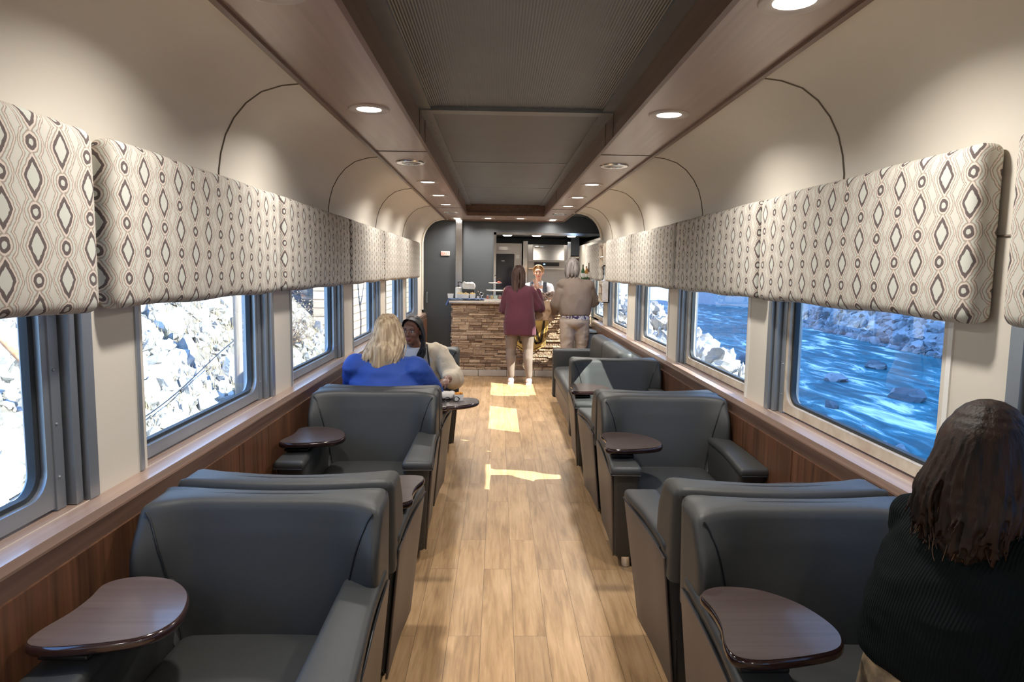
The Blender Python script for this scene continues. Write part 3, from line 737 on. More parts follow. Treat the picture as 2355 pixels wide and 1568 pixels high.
# water
def water():
    m = bpy.data.materials.new('river_water'); m.use_nodes = True; nt = m.node_tree; b = nt.nodes['Principled BSDF']; N = nt.nodes.new; Lk = nt.links.new
    t = N('ShaderNodeTexCoord'); mp = N('ShaderNodeMapping'); mp.inputs['Scale'].default_value = (.75, .20, 1); mp.inputs['Rotation'].default_value = (0, 0, .2)
    n = N('ShaderNodeTexNoise'); n.inputs['Scale'].default_value = 1.1; n.inputs['Detail'].default_value = 8; n.inputs['Roughness'].default_value = .62; n.inputs['Distortion'].default_value = 1.1
    big = N('ShaderNodeTexNoise'); big.inputs['Scale'].default_value = .07; big.inputs['Detail'].default_value = 2
    Lk(t.outputs['Object'], mp.inputs[0]); Lk(mp.outputs[0], n.inputs[0]); Lk(t.outputs['Object'], big.inputs[0])
    ma = N('ShaderNodeMath'); ma.operation = 'MULTIPLY_ADD'; ma.inputs[1].default_value = .45; Lk(big.outputs[0], ma.inputs[0]); Lk(n.outputs[0], ma.inputs[2])
    r = N('ShaderNodeValToRGB'); e = r.color_ramp.elements; e[0].position = .66; e[0].color = (.008, .085, .115, 1); e[1].position = .93; e[1].color = (.80, .88, .88, 1)
    x = e.new(.80); x.color = (.05, .21, .26, 1)
    Lk(ma.outputs[0], r.inputs[0]); Lk(r.outputs[0], b.inputs['Base Color']); b.inputs['Roughness'].default_value = .45; b.inputs['Specular IOR Level'].default_value = .12
    bp = N('ShaderNodeBump'); bp.inputs['Strength'].default_value = .6; bp.inputs['Distance'].default_value = .25; Lk(n.outputs[0], bp.inputs['Height']); Lk(bp.outputs[0], b.inputs['Normal'])
    return m
mb = terrain(3, 44, 60, -50, 130, 180, lambda x, y: ZR + .10*fbm(x*.9, y*.35, 4, 7), 0); stuff('river', mb, water(), 'fast teal river with white rapids outside the right windows', 'river')
# boulders: individuals in the rapids, rubble as stuff
rnd = random.Random(21)
blds = [(20.5, 33, 1.3, 'large grey boulder in the rapids, right of the smaller one'), (19.5, 38.5, .95, 'smaller pale boulder in the rapids, centre of the widest river view'), (11.5, 22.5, .9, 'low boulder at the near edge of the rapids'),
        (10.5, 26.5, 1.1, 'broad flat boulder by the near shore behind the low one'), (13, 36, 1.2, 'boulder at the near shore farther upstream'), (12.2, 17.5, .7, 'wet rock in the rapids nearest the widest river window'),
        (25, 44, 1.0, 'rock in the rapids towards the far bank'), (17, 46, 1.0, 'rock breaking the smooth water upstream')]
for x, y, r, lab in blds:
    r *= .5
    mb = MB(); rr = random.Random(int(x*10))
    bm = bmesh.new(); bmesh.ops.create_icosphere(bm, subdivisions=3, radius=1)
    vs = []
    for v in bm.verts:
        p = v.co.copy(); d = 1 + .32*noise.noise(p*1.3 + Vector((x, y, 0))) + .12*noise.noise(p*3.5 + Vector((y, x, 0))); p = p*d; vs.append((x + p.x*r*1.25, y + p.y*r*1.3, ZR + .1 + p.z*r*.8))
    mb.add(vs, [tuple(v.index for v in f.verts) for f in bm.faces]); bm.free()
    single('boulder', mb, M['bluerock'], lab, 'boulder', 'boulders in the river', smooth=25)
mb = MB()
for i in range(2600):
    if rnd.random() < .6: y = rnd.uniform(12, 95); x = 27 + .11*y + abs(rnd.gauss(0, 1))*7; r = rnd.uniform(.25, 1.0)
    else: y = rnd.uniform(14, 60); x = rnd.gauss(10.5, 1.6); r = rnd.uniform(.15, .6)
    z = max(hm(x, y), ZR-.1) if x > 24 else max(hr(x, y), ZR-.1); rock(mb, (x, y, z+r*.12), r*.72, rnd, .7, 2)
stuff('river_rubble', mb, M['bluerock'], 'blue-grey rubble lining both shores of the river', 'rubble', smooth=0)
mb = MB()
for i in range(4200):
    y = rnd.uniform(10, 40); x = 2.3 + rnd.random()*4; r = rnd.choice((.08, .12, .2, .3))*rnd.uniform(.8, 1.3); rock(mb, (x, y, hr(x, y)+r*.2), r*.55, rnd, .7, 2)
stuff('bank_rubble', mb, M['bank'], 'sunlit pale rubble along the track side, outside the right windows', 'rubble', smooth=0)
mb = MB(); mb.rbox((0, 0, .13), (.26, .30, .26), .01, (1, 1, 1)); mb.box(-.14, .14, -.16, .16, .26, .285)
o = single('utility_box', mb, mat('concrete_box', (.66, .58, .46), .85, var=.15), 'small beige concrete box on the sunlit rubble outside the right wall', 'box'); o.location = (3.5, 11.0, hr(3.5, 11.0)+.08)

# ================================================================== BAR END
def PX(u, Y): return CAM.x + (u-1146.)*Y/F_PX
YC = 9.98
# charcoal bulkhead with the serving opening
mb = MB(); ox0, ox1, oz = PX(1138, YB), KX-.03, 2.165
mb.box(-1.42, ox0, YB, YB+.06, 0, 2.62); mb.box(ox0, 1.72, YB, YB+.06, oz, 2.62)
struct('wall_bulkhead', mb, M['dark'])
mb = MB(); mb.box(-1.335, -.80, YB-.035, YB, .02, 2.05)
o = struct('door_1', mb, M['dark'], smooth=0)
mb = MB(); mb.tube([(-1.27, YB-.035, 1.02), (-1.27, YB-.10, 1.02), (-1.27, YB-.10, 1.18), (-1.27, YB-.035, 1.18)], .012, 8); part('door_handle', mb, M['alu_d'], o)
mb = MB(); mb.box(-.045, .045, -.03, .03, 0, 2.42); mb.box(-.052, -.045, -.035, .035, 0, 2.42); mb.box(.045, .052, -.035, .035, 0, 2.42)
o = single('chrome_post', mb, M['chrome'], 'polished chrome post from the counter to the ceiling, left of the bar opening', 'post'); o.location = (PX(1056, YB-.06), YB-.06, 0); o['kind'] = 'structure'; o.name = 'trim_14'
for k in ('label', 'category'): del o[k]
mb = MB(); mb.box(ox0-.02, ox0+.02, YB-.02, YB+.08, 1.0, oz+.02); mb.box(ox0-.02, KX-.02, YB-.02, YB+.08, oz-.02, oz+.02); struct('trim_15', mb, M['chrome'])
mb = MB(); mb.box(ox0, KX, YB+.06, Y1, oz, oz+.03); struct('ceiling_galley', mb, M['dark'])
# exit sign
def text_mesh(name, body, size, material, parent=None, depth=.002):
    cu = bpy.data.curves.new(name, 'FONT'); cu.body = body; cu.size = size; cu.extrude = depth; cu.align_x = 'CENTER'; cu.align_y = 'CENTER'
    tmp = bpy.data.objects.new('tmp', cu); C.objects.link(tmp); dg = bpy.context.evaluated_depsgraph_get(); me = bpy.data.meshes.new_from_object(tmp.evaluated_get(dg))
    bpy.data.objects.remove(tmp); me.name = name; me.materials.clear(); o = link(name, me, material, parent); return o
t = thing('exit_sign', 'small pale EXIT sign with red letters on the charcoal wall', 'sign', (PX(1025.5, YB), YB-.046, 1.58+.247))
mb = MB(); mb.rbox((0, 0, 0), (.145, .012, .075), .004, (1, 1, 1)); part('sign_plate', mb, mat('sign_plate', (.62, .46, .40), .4), t)
o = text_mesh('lettering', 'EXIT', .062, mat('sign_red', (.50, .06, .05), .4), t, .001); o.rotation_euler = (PI/2, 0, 0); o.location = (0, -.007, 0)

# bar counter clad in stacked stone
cx0, cx1 = -.775, 1.268; ct = 1.075
t = thing('bar_counter', 'bar counter clad in stacked brown ledgestone with a pale top', 'bar counter', (.4, YC+.3, 0))
off = Vector(t.location)
rnd = random.Random(5); mb = MB(); z = .095
while z < ct - .012:
    h = min(rnd.choice((.018, .024, .030, .034, .042)), ct-z); x = cx0 + rnd.uniform(-.02, .012)
    while x < cx1:
        w = rnd.uniform(.07, .34) if h < .036 else rnd.uniform(.06, .2); w = min(w, cx1-x+.01); dpt = rnd.uniform(0, .026)
        mb.rbox((x+w/2, YC-dpt/2+.04, z+h/2), (w-.003, .08+dpt, h-.003), .004, (1, 1, 1), lambda p: (p.x, p.y+rnd.uniform(-.003, .003), p.z+rnd.uniform(-.0012, .0012)), k=1); x += w
    # return face on the left end
    y = YC+.06
    while y < YC + .55: w = rnd.uniform(.1, .3); mb.box(cx0-.005-rnd.uniform(0, .02), cx0+.05, y, min(y+w-.003, YC+.6), z+.001, z+h-.002); y += w
    z += h
def stonemat():
    m = rockmat('stacked_ledgestone', (.20, .125, .08), (.66, .50, .35), rough=.85, sc=7); nt = m.node_tree
    for n in nt.nodes:
        if n.type == 'VALTORGB':
            n.color_ramp.elements[0].position = .12; n.color_ramp.elements[1].position = .85; e = n.color_ramp.elements.new(.55); e.color = (.45, .32, .21, 1); e = n.color_ramp.elements.new(.35); e.color = (.31, .215, .15, 1)
    return m
mb.xf(Matrix.Translation(-off)); part('stone_cladding', mb, stonemat(), t, smooth=0)
mb = MB(); mb.box(cx0+.03, cx1, YC+.03, YC+.6, .0, ct); mb.xf(Matrix.Translation(-off)); part('carcass', mb, M['seam'], t)
mb = MB(); x = cx0-.01
while x < cx1: w = rnd.uniform(.25, .5); mb.rbox((min(x+w/2, cx1), YC-.005, .048), (w-.006, .07, .092), .006, (1, 1, 1)); x += w
mb.xf(Matrix.Translation(-off)); part('stone_plinth', mb, mat('pale_plinth_stone', (.60, .53, .44), .8, var=.2, vscale=4), t)
mb = MB(); mb.rbox(((cx0+cx1)/2-.01, YC+.28, ct+.022), (cx1-cx0+.06, .72, .044), .010, (12, 2, 1)); mb.xf(Matrix.Translation(-off)); part('counter_top', mb, mat('counter_top_laminate', (.66, .58, .50), .25, var=.06, coat=.3), t)
mb = MB(); mb.box(cx0-.045, cx1+.02, YC-.0835, YC-.080, ct+.006, ct+.018); mb.xf(Matrix.Translation(-off)); part('edge_strip', mb, M['chrome'], t)
TOP = ct + .044

# gold badge on the counter front: a faceted shield with a W
def S(zx, zy):  # coordinates read off the stone face
    u = zx/4.9 + 1120; v = zy/4.9 + 580; Y = YC-.05; return (PX(u, Y), 1.58-(v-619.5-.0115*(u-1146))*Y/F_PX)
gold = mat('gold_badge', (.72, .50, .16), .32, metal=.35, var=.08); darkm = mat('badge_dark_bronze', (.07, .05, .03), .35, metal=.5)
cxm = 500
pts = [(690, 735), (650, 1040), (470, 1130), (340, 1085)]; R = [(p[0], p[1]) for p in pts]; Lp = [(2*cxm-p[0], p[1]) for p in pts[:3]]
outl = [(310, 735), (690, 735), (652, 1040), (470, 1128), (348, 1040)]
t = thing('bar_badge', 'gold shield-shaped badge with a W on the stone bar front', 'badge', (S(500, 900)[0], YC-.05, S(500, 900)[1]))
c0 = Vector((t.location.x, t.location.z))
def loc(p): q = S(*p); return (q[0]-c0.x, q[1]-c0.y)
mb = MB(); mb.prism([loc(p) for p in outl], -.012, .012, axis='Y'); part('gold_plate', mb, gold, t, 0)
def stroke(mb, a, b, w=26):
    a = Vector(a); b = Vector(b); d = (b-a).normalized(); n = Vector((-d.y, d.x))*w/2
    mb.prism([loc(p) for p in (a-n, b-n, b+n, a+n)], -.020, -.012, axis='Y')
mb = MB()
for A_, B_ in (((655, 745), (620, 1015)), ((620, 1012), (555, 1030)), ((566, 1030), (498, 890)), ((500, 900), (528, 800)), ((528, 800), (606, 1000)), ((528, 800), (470, 960)), ((345, 745), (380, 1015)), ((380, 1012), (440, 1030)), ((436, 1030), (498, 890))):
    stroke(mb, A_, B_)
part('emblem', mb, darkm, t, 0)
mb = MB()
o3 = [(Vector(p)-Vector((500, 900)))*1.08 + Vector((500, 900)) for p in outl]
for i in range(5): stroke(mb, o3[i], o3[(i+1) % 5], 12)
part('gold_edge', mb, gold, t, 0)

# ---- galley behind the opening
YK = 12.35
G = thing('oven_stack', 'stainless oven column with dark display and hood behind the attendant', 'oven', (PX(1257, YK), YK, 0)); gx = G.location.x
def bx(mb, u0, u1, v0, v1, y0, y1, Y=YK, ox=0): mb.box(PX(u0, Y)-ox, PX(u1, Y)-ox, y0-YK, y1-YK, 1.58-(v1-619)*Y/F_PX, 1.58-(v0-619)*Y/F_PX); return mb
mb = bx(MB(), 1213, 1303, 562, 750, YK, YK+.45, ox=gx); part('oven_body', mb, M['steel'], G)
def hood(p): return p
mb = MB(); h0, h1 = 1.58-(597-619)*YK/F_PX, 1.58-(562-619)*YK/F_PX; w = PX(1296, YK)-PX(1226, YK)
mb.prism([(-.14, h0), (-.02, h0), (-.02, h1), (-.06, h1)], -w/2, w/2, axis='X'); mb.xf(Matrix.Translation((.02, 0, 0))); part('hood', mb, M['steel'], G)
mb = bx(MB(), 1215, 1300, 598, 599.5, YK-.02, YK, ox=gx); bx(mb, 1215, 1300, 615, 617.5, YK-.05, YK, ox=gx); part('trim_rail', mb, M['chrome'], G)
mb = bx(MB(), 1228, 1285, 602, 610.5, YK-.012, YK, ox=gx); part('display', mb, M['black'], G)
mb = bx(MB(), 1249, 1253, 605, 607.5, YK-.016, YK-.011, ox=gx); part('display_light', mb, mat('display_blue', (.1, .4, .9), .4, emit=(.25, .6, 1), estr=3), G)
mb = MB(); mb.rbox((0, 0, 0), (.16, .012, .035), .006, (2, 1, 1)); mb.xf(Matrix.Translation((PX(1238, YK)-gx, -.1, 1.58+.41))); part('nameplate', mb, M['chrome'], G)
G = thing('wall_oven', 'grey built-in unit with tall black glass door, left of the galley', 'oven', (PX(1170, YK), YK, 0)); gx = G.location.x
mb = bx(MB(), 1139, 1199, 560, 750, YK, YK+.45, ox=gx); part('cabinet', mb, mat('galley_taupe', (.32, .28, .25), .5), G)
mb = bx(MB(), 1141, 1182, 584, 700, YK-.03, YK, ox=gx); part('glass_door', mb, mat('black_glass', (.012, .014, .02), .08, coat=.5), G)
mb = bx(MB(), 1146, 1166, 568, 576, YK-.02, YK, ox=gx); part('control_panel', mb, M['steel'], G)
mb = bx(MB(), 1153, 1160, 599, 601, YK-.036, YK-.03, ox=gx); part('door_badge', mb, M['chrome'], G)
mb = bx(MB(), 1186, 1194, 586, 594, YK-.006, YK, ox=gx); part('notice', mb, mat('paper_note', (.45, .42, .38), .8), G)
for u0, u1, nm in ((1202, 1212, 'left'), (1303, 1310, 'right')):
    mb = MB(); bx(mb, u0, u1, 555, 760, YK-.06, YK+.05, ox=PX(u0, YK)); o = single('galley_post', mb, M['chrome'], 'chrome galley post on the %s of the steel oven column' % nm, 'post', 'chrome galley posts'); o.location = (PX(u0, YK), YK, 0)
G = thing('galley_shelf', 'dark open shelf unit at the right of the galley', 'shelf', (PX(1328, YK), YK, 0)); gx = G.location.x
mb = bx(MB(), 1311, 1330, 545, 586, YK+.0, YK+.3, ox=gx); bx(mb, 1311, 1330, 592, 760, YK+.24, YK+.3, ox=gx); part('cabinet', mb, mat('galley_navy', (.035, .045, .06), .5), G)
for v in (588, 611, 634): mb = bx(MB(), 1311, 1330, v, v+3.5, YK-.02, YK+.24, ox=gx); part('shelf', mb, M['wall'], G)
for i, (x, z) in enumerate(((.55, 2.09), (1.15, 2.09), (.05, 2.09))):
    t_ = thing('galley_lamp', 'small lit disc lamp in the galley ceiling, %s' % ('middle one', 'right one', 'left one')[i], 'ceiling light', (x, YB+.45, oz-.001), 0, 'disc lamps in the galley ceiling')
    mb = MB(); mb.lathe([(.001, -.02), (.06, -.018), (.075, -.004), (.075, 0), (.001, 0)], seg=24); part('diffuser', mb, M['diffuser'], t_)
    l = bpy.data.lights.new('galley_bulb', 'AREA'); l.shape = 'DISK'; l.size = .13; l.energy = 1.8; l.color = (1, .92, .82)
    o = bpy.data.objects.new('bulb', l); C.objects.link(o); o.parent = t_; o.location = (0, 0, -.03)
# back counter so the galley reads as furnished
t = thing('galley_counter', 'low steel worktop in front of the galley ovens', 'counter', (.6, YK-.25, 0)); mb = MB(); mb.box(-.75, .95-.25, -.2, .22, .86, .9); part('worktop', mb, M['steel'], t); mb = MB(); mb.box(-.74, .69, -.18, .2, 0, .86); part('carcass', mb, M['dark'], t)


# ---- on and around the bar: racks, bottles, food, towel
def put(o, x, y, z, rz=0): o.location = (x, y, z); o.rotation_euler = (0, 0, rz); return o
def bottle(label, x, y, z, col, h=.24, r=.03, cap=(.1, .08, .05), name='bottle', group='bottles on the menu box by the bar'):
    t = thing(name, label, 'bottle', (x, y, z), 0, group)
    mb = MB(); mb.lathe([(r*.9, 0), (r, .006), (r, h*.55), (r*.85, h*.66), (r*.4, h*.78), (r*.36, h*.92), (r*.36, h*.95)], seg=18); part('glass_body', mb, mat('bottle_'+label[:8], col, .12, coat=.4), t)
    mb = MB(); mb.lathe([(r*.42, h*.93), (r*.42, h), (r*.3, h+.004)], seg=14); part('cap', mb, mat('cap_'+label[:8], cap, .4), t)
    mb = MB(); mb.lathe([(r*1.01, h*.15), (r*1.02, h*.16), (r*1.02, h*.45), (r*1.01, h*.46)], seg=18); part('bottle_label', mb, M['white'], t)
    return t
t = thing('menu_box', 'cream cabinet box with a printed notice on the right end of the bar', 'box', (1.20, 10.12, TOP))
mb = MB(); mb.rbox((0, 0, .16), (.155, .40, .32), .006, (1, 1, 1)); part('box_body', mb, M['wall'], t)
mb = MB(); mb.box(-.06, .06, -.204, -.201, .03, .28); part('notice', mb, mat('notice_paper', (.74, .68, .58), .8), t)
mb = MB()
for i in range(7): mb.box(-.045, .045-.01*(i % 3), -.206, -.204, .25-.03*i, .254-.03*i)
part('printed_lines', mb, mat('notice_ink', (.45, .40, .34), .8), t)
bottle('dark green wine bottle on the cream menu box', 1.15, 10.05, TOP+.321, (.03, .12, .03), .22, .028)
bottle('amber bottle beside the green one on the menu box', 1.21, 10.12, TOP+.321, (.55, .26, .06), .20, .028)
bottle('small black-capped bottle at the wall end of the menu box', 1.255, 10.2, TOP+.321, (.10, .05, .03), .25, .024)
mb = MB(); rnd = random.Random(8)
for i in range(26):
    a = rnd.uniform(0, 6.28); p = Vector((rnd.uniform(-.03, .05), rnd.uniform(-.03, .03), 0)); q = p + Vector((math.cos(a)*.05, math.sin(a)*.04, rnd.uniform(.02, .07))); sd = Vector((-math.sin(a), math.cos(a), 0))*.012
    mb.add([p, (p+q)/2+sd, q, (p+q)/2-sd], [(0, 1, 2, 3)])
put(single('herb_sprig', mb, mat('herb_green', (.08, .16, .05), .6), 'bunch of dark green leaves at the front of the menu box top', 'herbs', smooth=0), 1.16, 9.96, TOP+.321)
for z, hh, lab in ((1.64, .30, 'upper wall rack with leaflets beside the last right valance'), (1.16, .28, 'lower wall rack with brochures above the end of the bar')):
    t = thing('leaflet_rack', lab, 'rack', (WX-.0, 9.08, z), 0, 'leaflet racks on the pillar by the bar')
    mb = MB(); mb.box(-.012, 0, -.17, .17, 0, hh); mb.box(-.09, 0, -.17, -.16, 0, hh); mb.box(-.09, 0, .16, .17, 0, hh); mb.box(-.09, 0, -.17, .17, 0, .012); part('rack_body', mb, M['cream_metal'], t)
    mb = MB(); mb.tube([(-.088, -.165, hh*.4), (-.088, .165, hh*.4)], .004, 6); mb.tube([(-.088, -.165, hh*.9), (-.088, .165, hh*.9)], .004, 6); part('rail', mb, M['chrome'], t)
    for k, cc in enumerate(((.16, .09, .07), (.72, .70, .66), (.30, .20, .14))):
        mb = MB(); mb.rbox((0, 0, hh*.45), (.012, .09, hh*.8), .002, (1, 1, 1), rot=Euler((0, -.12, 0)).to_matrix()); o = part('leaflet', mb, mat('leaflet_%d' % k, cc, .6), t); o.location = (-.05, -.105+.105*k, .01)
t = thing('card_terminal', 'black payment terminal on the right end of the bar top', 'card reader', (1.20, 9.80, TOP)); mb = MB(); mb.rbox((0, 0, .03), (.09, .15, .05), .012, (2, 2, 1), lambda p: (p.x, p.y, p.z+.25*(p.y+.07)*(p.z > 0))); part('housing', mb, M['black'], t); mb = MB(); mb.box(-.03, .03, -.005, .055, .062, .072); part('screen', mb, M['alu_d'], t)
# dark cube table beside the bar
t = thing('side_table', 'small dark cube table with a grey top at the bar, beside the standing man', 'side table', (1.12, 9.50, 0)); mb = MB(); mb.rbox((0, 0, .37), (.27, .36, .70), .01, (1, 1, 1)); part('cabinet', mb, mat('cube_blue_grey', (.10, .13, .17), .4), t); mb = MB(); mb.rbox((0, 0, .735), (.30, .40, .03), .006, (1, 1, 1)); part('table_top', mb, mat('cube_top', (.22, .27, .30), .25), t)
# blue towel with ramekins on the left end of the bar
mb = MB(); rnd = random.Random(2)
nx, ny = 34, 18
for i in range(nx+1):
    for j in range(ny+1):
        x = lerp(-.90, -.31, i/nx); y = lerp(-.16, .12, j/ny); z = TOP + .010 + .012*abs(noise.noise(Vector((x*9, y*9, 1)))) + .010*math.sin(x*26+y*9)**2
        over = max(0, -.815 - x); z -= over*1.1
        if y < -.09: z -= 0
        mb.v.append((x + .01*math.sin(y*30) + .5*over, YC + .08 + y + .02*math.sin(x*11), z))
for i in range(nx):
    for j in range(ny): a = i*(ny+1)+j; mb.f.append((a, a+1, a+ny+2, a+ny+1))
o = single('towel', mb, mat('blue_linen', (.075, .13, .27), .9, var=.25, bump=.1, bscale=200), 'crumpled blue towel draped over the left end of the bar', 'towel', smooth=60)
sm_ = o.modifiers.new('s', 'SOLIDIFY'); sm_.thickness = .006
def ramekin(x, y, w, label, food=None, h=.062):
    t = thing('ramekin', label, 'dish', (x, y, TOP+.030), 0, 'white square dishes on the blue towel')
    mb = MB(); k = w/2; mb.prism([(-k*.82, -k*.82), (k*.82, -k*.82), (k*.82, k*.82), (-k*.82, k*.82)], 0, .006)
    for a, b_, c, d_ in (((-1, -1), (1, -1), 0, 0), ((1, -1), (1, 1), 0, 0), ((1, 1), (-1, 1), 0, 0), ((-1, 1), (-1, -1), 0, 0)):
        A0 = Vector((a[0]*k*.82, a[1]*k*.82, 0)); B0 = Vector((b_[0]*k*.82, b_[1]*k*.82, 0)); A1 = Vector((a[0]*k, a[1]*k, h)); B1 = Vector((b_[0]*k, b_[1]*k, h)); inn = .93
        P = [A0, B0, B1, A1]; Q = [Vector((p.x*inn, p.y*inn, p.z+ (0 if p.z else .004))) for p in P]; mb.add(P+Q, [(0,1,2,3), (4,7,6,5), (3,2,6,7), (0,4,5,1), (1,5,6,2), (0,3,7,4)])
    part('dish', mb, M['white'], t, 0)
    if food:
        mb = MB(); r_ = random.Random(int(x*100))
        for i in range(26): mb.ell((r_.uniform(-k*.7, k*.7), r_.uniform(-k*.7, k*.7), h+r_.uniform(-.012, .014)), (.014, .010, .006), rot=Euler((r_.random()*3, r_.random()*3, 0)).to_matrix(), seg=7, rings=5)
        part('snacks', mb, food, t, 0)
    return t
chips = mat('yellow_chips', (.72, .52, .20), .6)
ramekin(-.80, YC+.06, .085, 'plain white dish at the outer end of the blue towel')
ramekin(-.665, YC+.13, .10, 'white dish heaped with pale chips behind the others on the towel', chips)
ramekin(-.575, YC+.05, .10, 'white dish of chips in the middle of the blue towel', chips)
ramekin(-.475, YC+.06, .085, 'white dish nearest the bottles on the blue towel', chips)
t = thing('pump_bottle', 'white pump bottle with black nozzle on the left end of the bar', 'bottle', (-.70, YC+.33, TOP)); mb = MB(); mb.lathe([(.042, 0), (.046, .005), (.046, .17), (.03, .185), (.014, .19)], seg=22); part('bottle_body', mb, M['white'], t)
mb = MB(); mb.lathe([(.016, .185), (.018, .19), (.018, .21), (.006, .214), (.006, .25), (.016, .252), (.016, .262), (.001, .264)], seg=14); mb.tube([(0, 0, .256), (.02, 0, .262), (.05, 0, .25)], .006, 8); part('pump', mb, M['black'], t)
t = thing('cutlery_caddy', 'black caddy with a white napkin draped over it on the bar', 'caddy', (-.545, YC+.36, TOP)); mb = MB(); mb.rbox((0, 0, .075), (.17, .14, .15), .012, (1, 1, 1)); part('caddy', mb, M['black'], t)
mb = MB(); rr = random.Random(6)
mb.rbox((0, 0, .20), (.19, .16, .11), .045, (8, 8, 4), lambda p: (p.x*(1.05 - 1.6*max(0, p.z)) , p.y*(1.0 - 1.2*max(0, p.z)), p.z + .012*noise.noise(Vector((p.x*30, p.y*30, 2))) + (.02 if p.x < -.06 and p.z > 0 else 0))); part('napkin', mb, mat('napkin_white', (.74, .72, .68), .9), t)
bottle('small dark bottle with a tan cap left of the plate stand', -.395, YC+.14, TOP, (.06, .07, .05), .13, .018, (.6, .45, .25), group='small things between towel and plate stand')
t = thing('table_clock', 'small round chrome dial on a stem between towel and plate stand', 'clock', (-.345, YC+.12, TOP)); mb = MB(); mb.lathe([(.03, 0), (.03, .006), (.005, .01), (.005, .07)], seg=16); part('stem', mb, M['chrome'], t); mb = MB()
mb.tube([(.024*math.cos(a), 0, .092+.024*math.sin(a)) for a in [2*PI*i/18 for i in range(19)]], .006, 8, False); part('ring', mb, M['chrome'], t); mb = MB(); mb.ell((0, 0, .092), (.02, .004, .02)); part('dial', mb, M['black'], t)
# tiered stand and tray
t = thing('tray', 'pale tray holding jars and pastries in front of the plate stand', 'tray', (-.13, YC+.10, TOP)); mb = MB(); mb.rbox((0, 0, .008), (.34, .20, .012), .004, (1, 1, 1)); mb.box(-.17, .17, -.10, -.094, 0, .022); mb.box(-.17, .17, .094, .10, 0, .022); mb.box(-.17, -.164, -.1, .1, 0, .022); mb.box(.164, .17, -.1, .1, 0, .022); part('tray_body', mb, M['white'], t)
mb = MB(); mb.box(-.13, .15, -.085, -.082, .03, .085); mb.box(-.13, .15, .08, .083, .03, .085); part('clear_guard', mb, M['glass'], t)
jm = [mat('jar_red', (.45, .10, .07), .3), mat('jar_amber', (.62, .36, .14), .3), mat('jar_cream', (.75, .70, .60), .4)]
for i in range(5):
    t = thing('jar', '%s jar on the pale bar tray, %s' % (('red', 'amber', 'cream', 'red', 'cream')[i], ('leftmost', 'second from the left', 'in the middle', 'second from the right', 'rightmost')[i]), 'jar', (-.25+.06*i, YC+.09+.02*(i % 2), TOP+.014), 0, 'jars on the bar tray')
    mb = MB(); mb.lathe([(.018, 0), (.021, .004), (.021, .05), (.017, .056)], seg=14); part('jar_body', mb, jm[(0, 1, 2, 0, 2)[i]], t); mb = MB(); mb.lathe([(.019, .056), (.019, .068), (.001, .07)], seg=14); part('lid', mb, M['chrome'], t)
t = thing('plate_stand', 'two-tier silver plate stand on the bar, left of the woman in maroon', 'cake stand', (-.145, YC+.34, TOP)); mb = MB()
mb.lathe([(.06, 0), (.06, .006), (.014, .012), (.008, .05), (.011, .10), (.007, .14), (.007, .24), (.011, .26), (.007, .30), (.010, .34), (.016, .352), (.008, .372), (.001, .385)], seg=18); part('stem', mb, M['chrome'], t)
mb = MB(); mb.lathe([(.03, .130), (.10, .132), (.135, .142), (.137, .146), (.10, .137), (.03, .136)], seg=32); part('lower_plate', mb, M['white'], t)
mb = MB(); mb.lathe([(.02, .243), (.07, .245), (.098, .254), (.100, .258), (.07, .250), (.02, .249)], seg=30); part('upper_plate', mb, M['white'], t)
mb = MB(); mb.ell((.05, -.02, .268), (.022, .02, .016)); mb.ell((.075, .01, .264), (.014, .014, .010)); part('pastry', mb, jm[0], t)

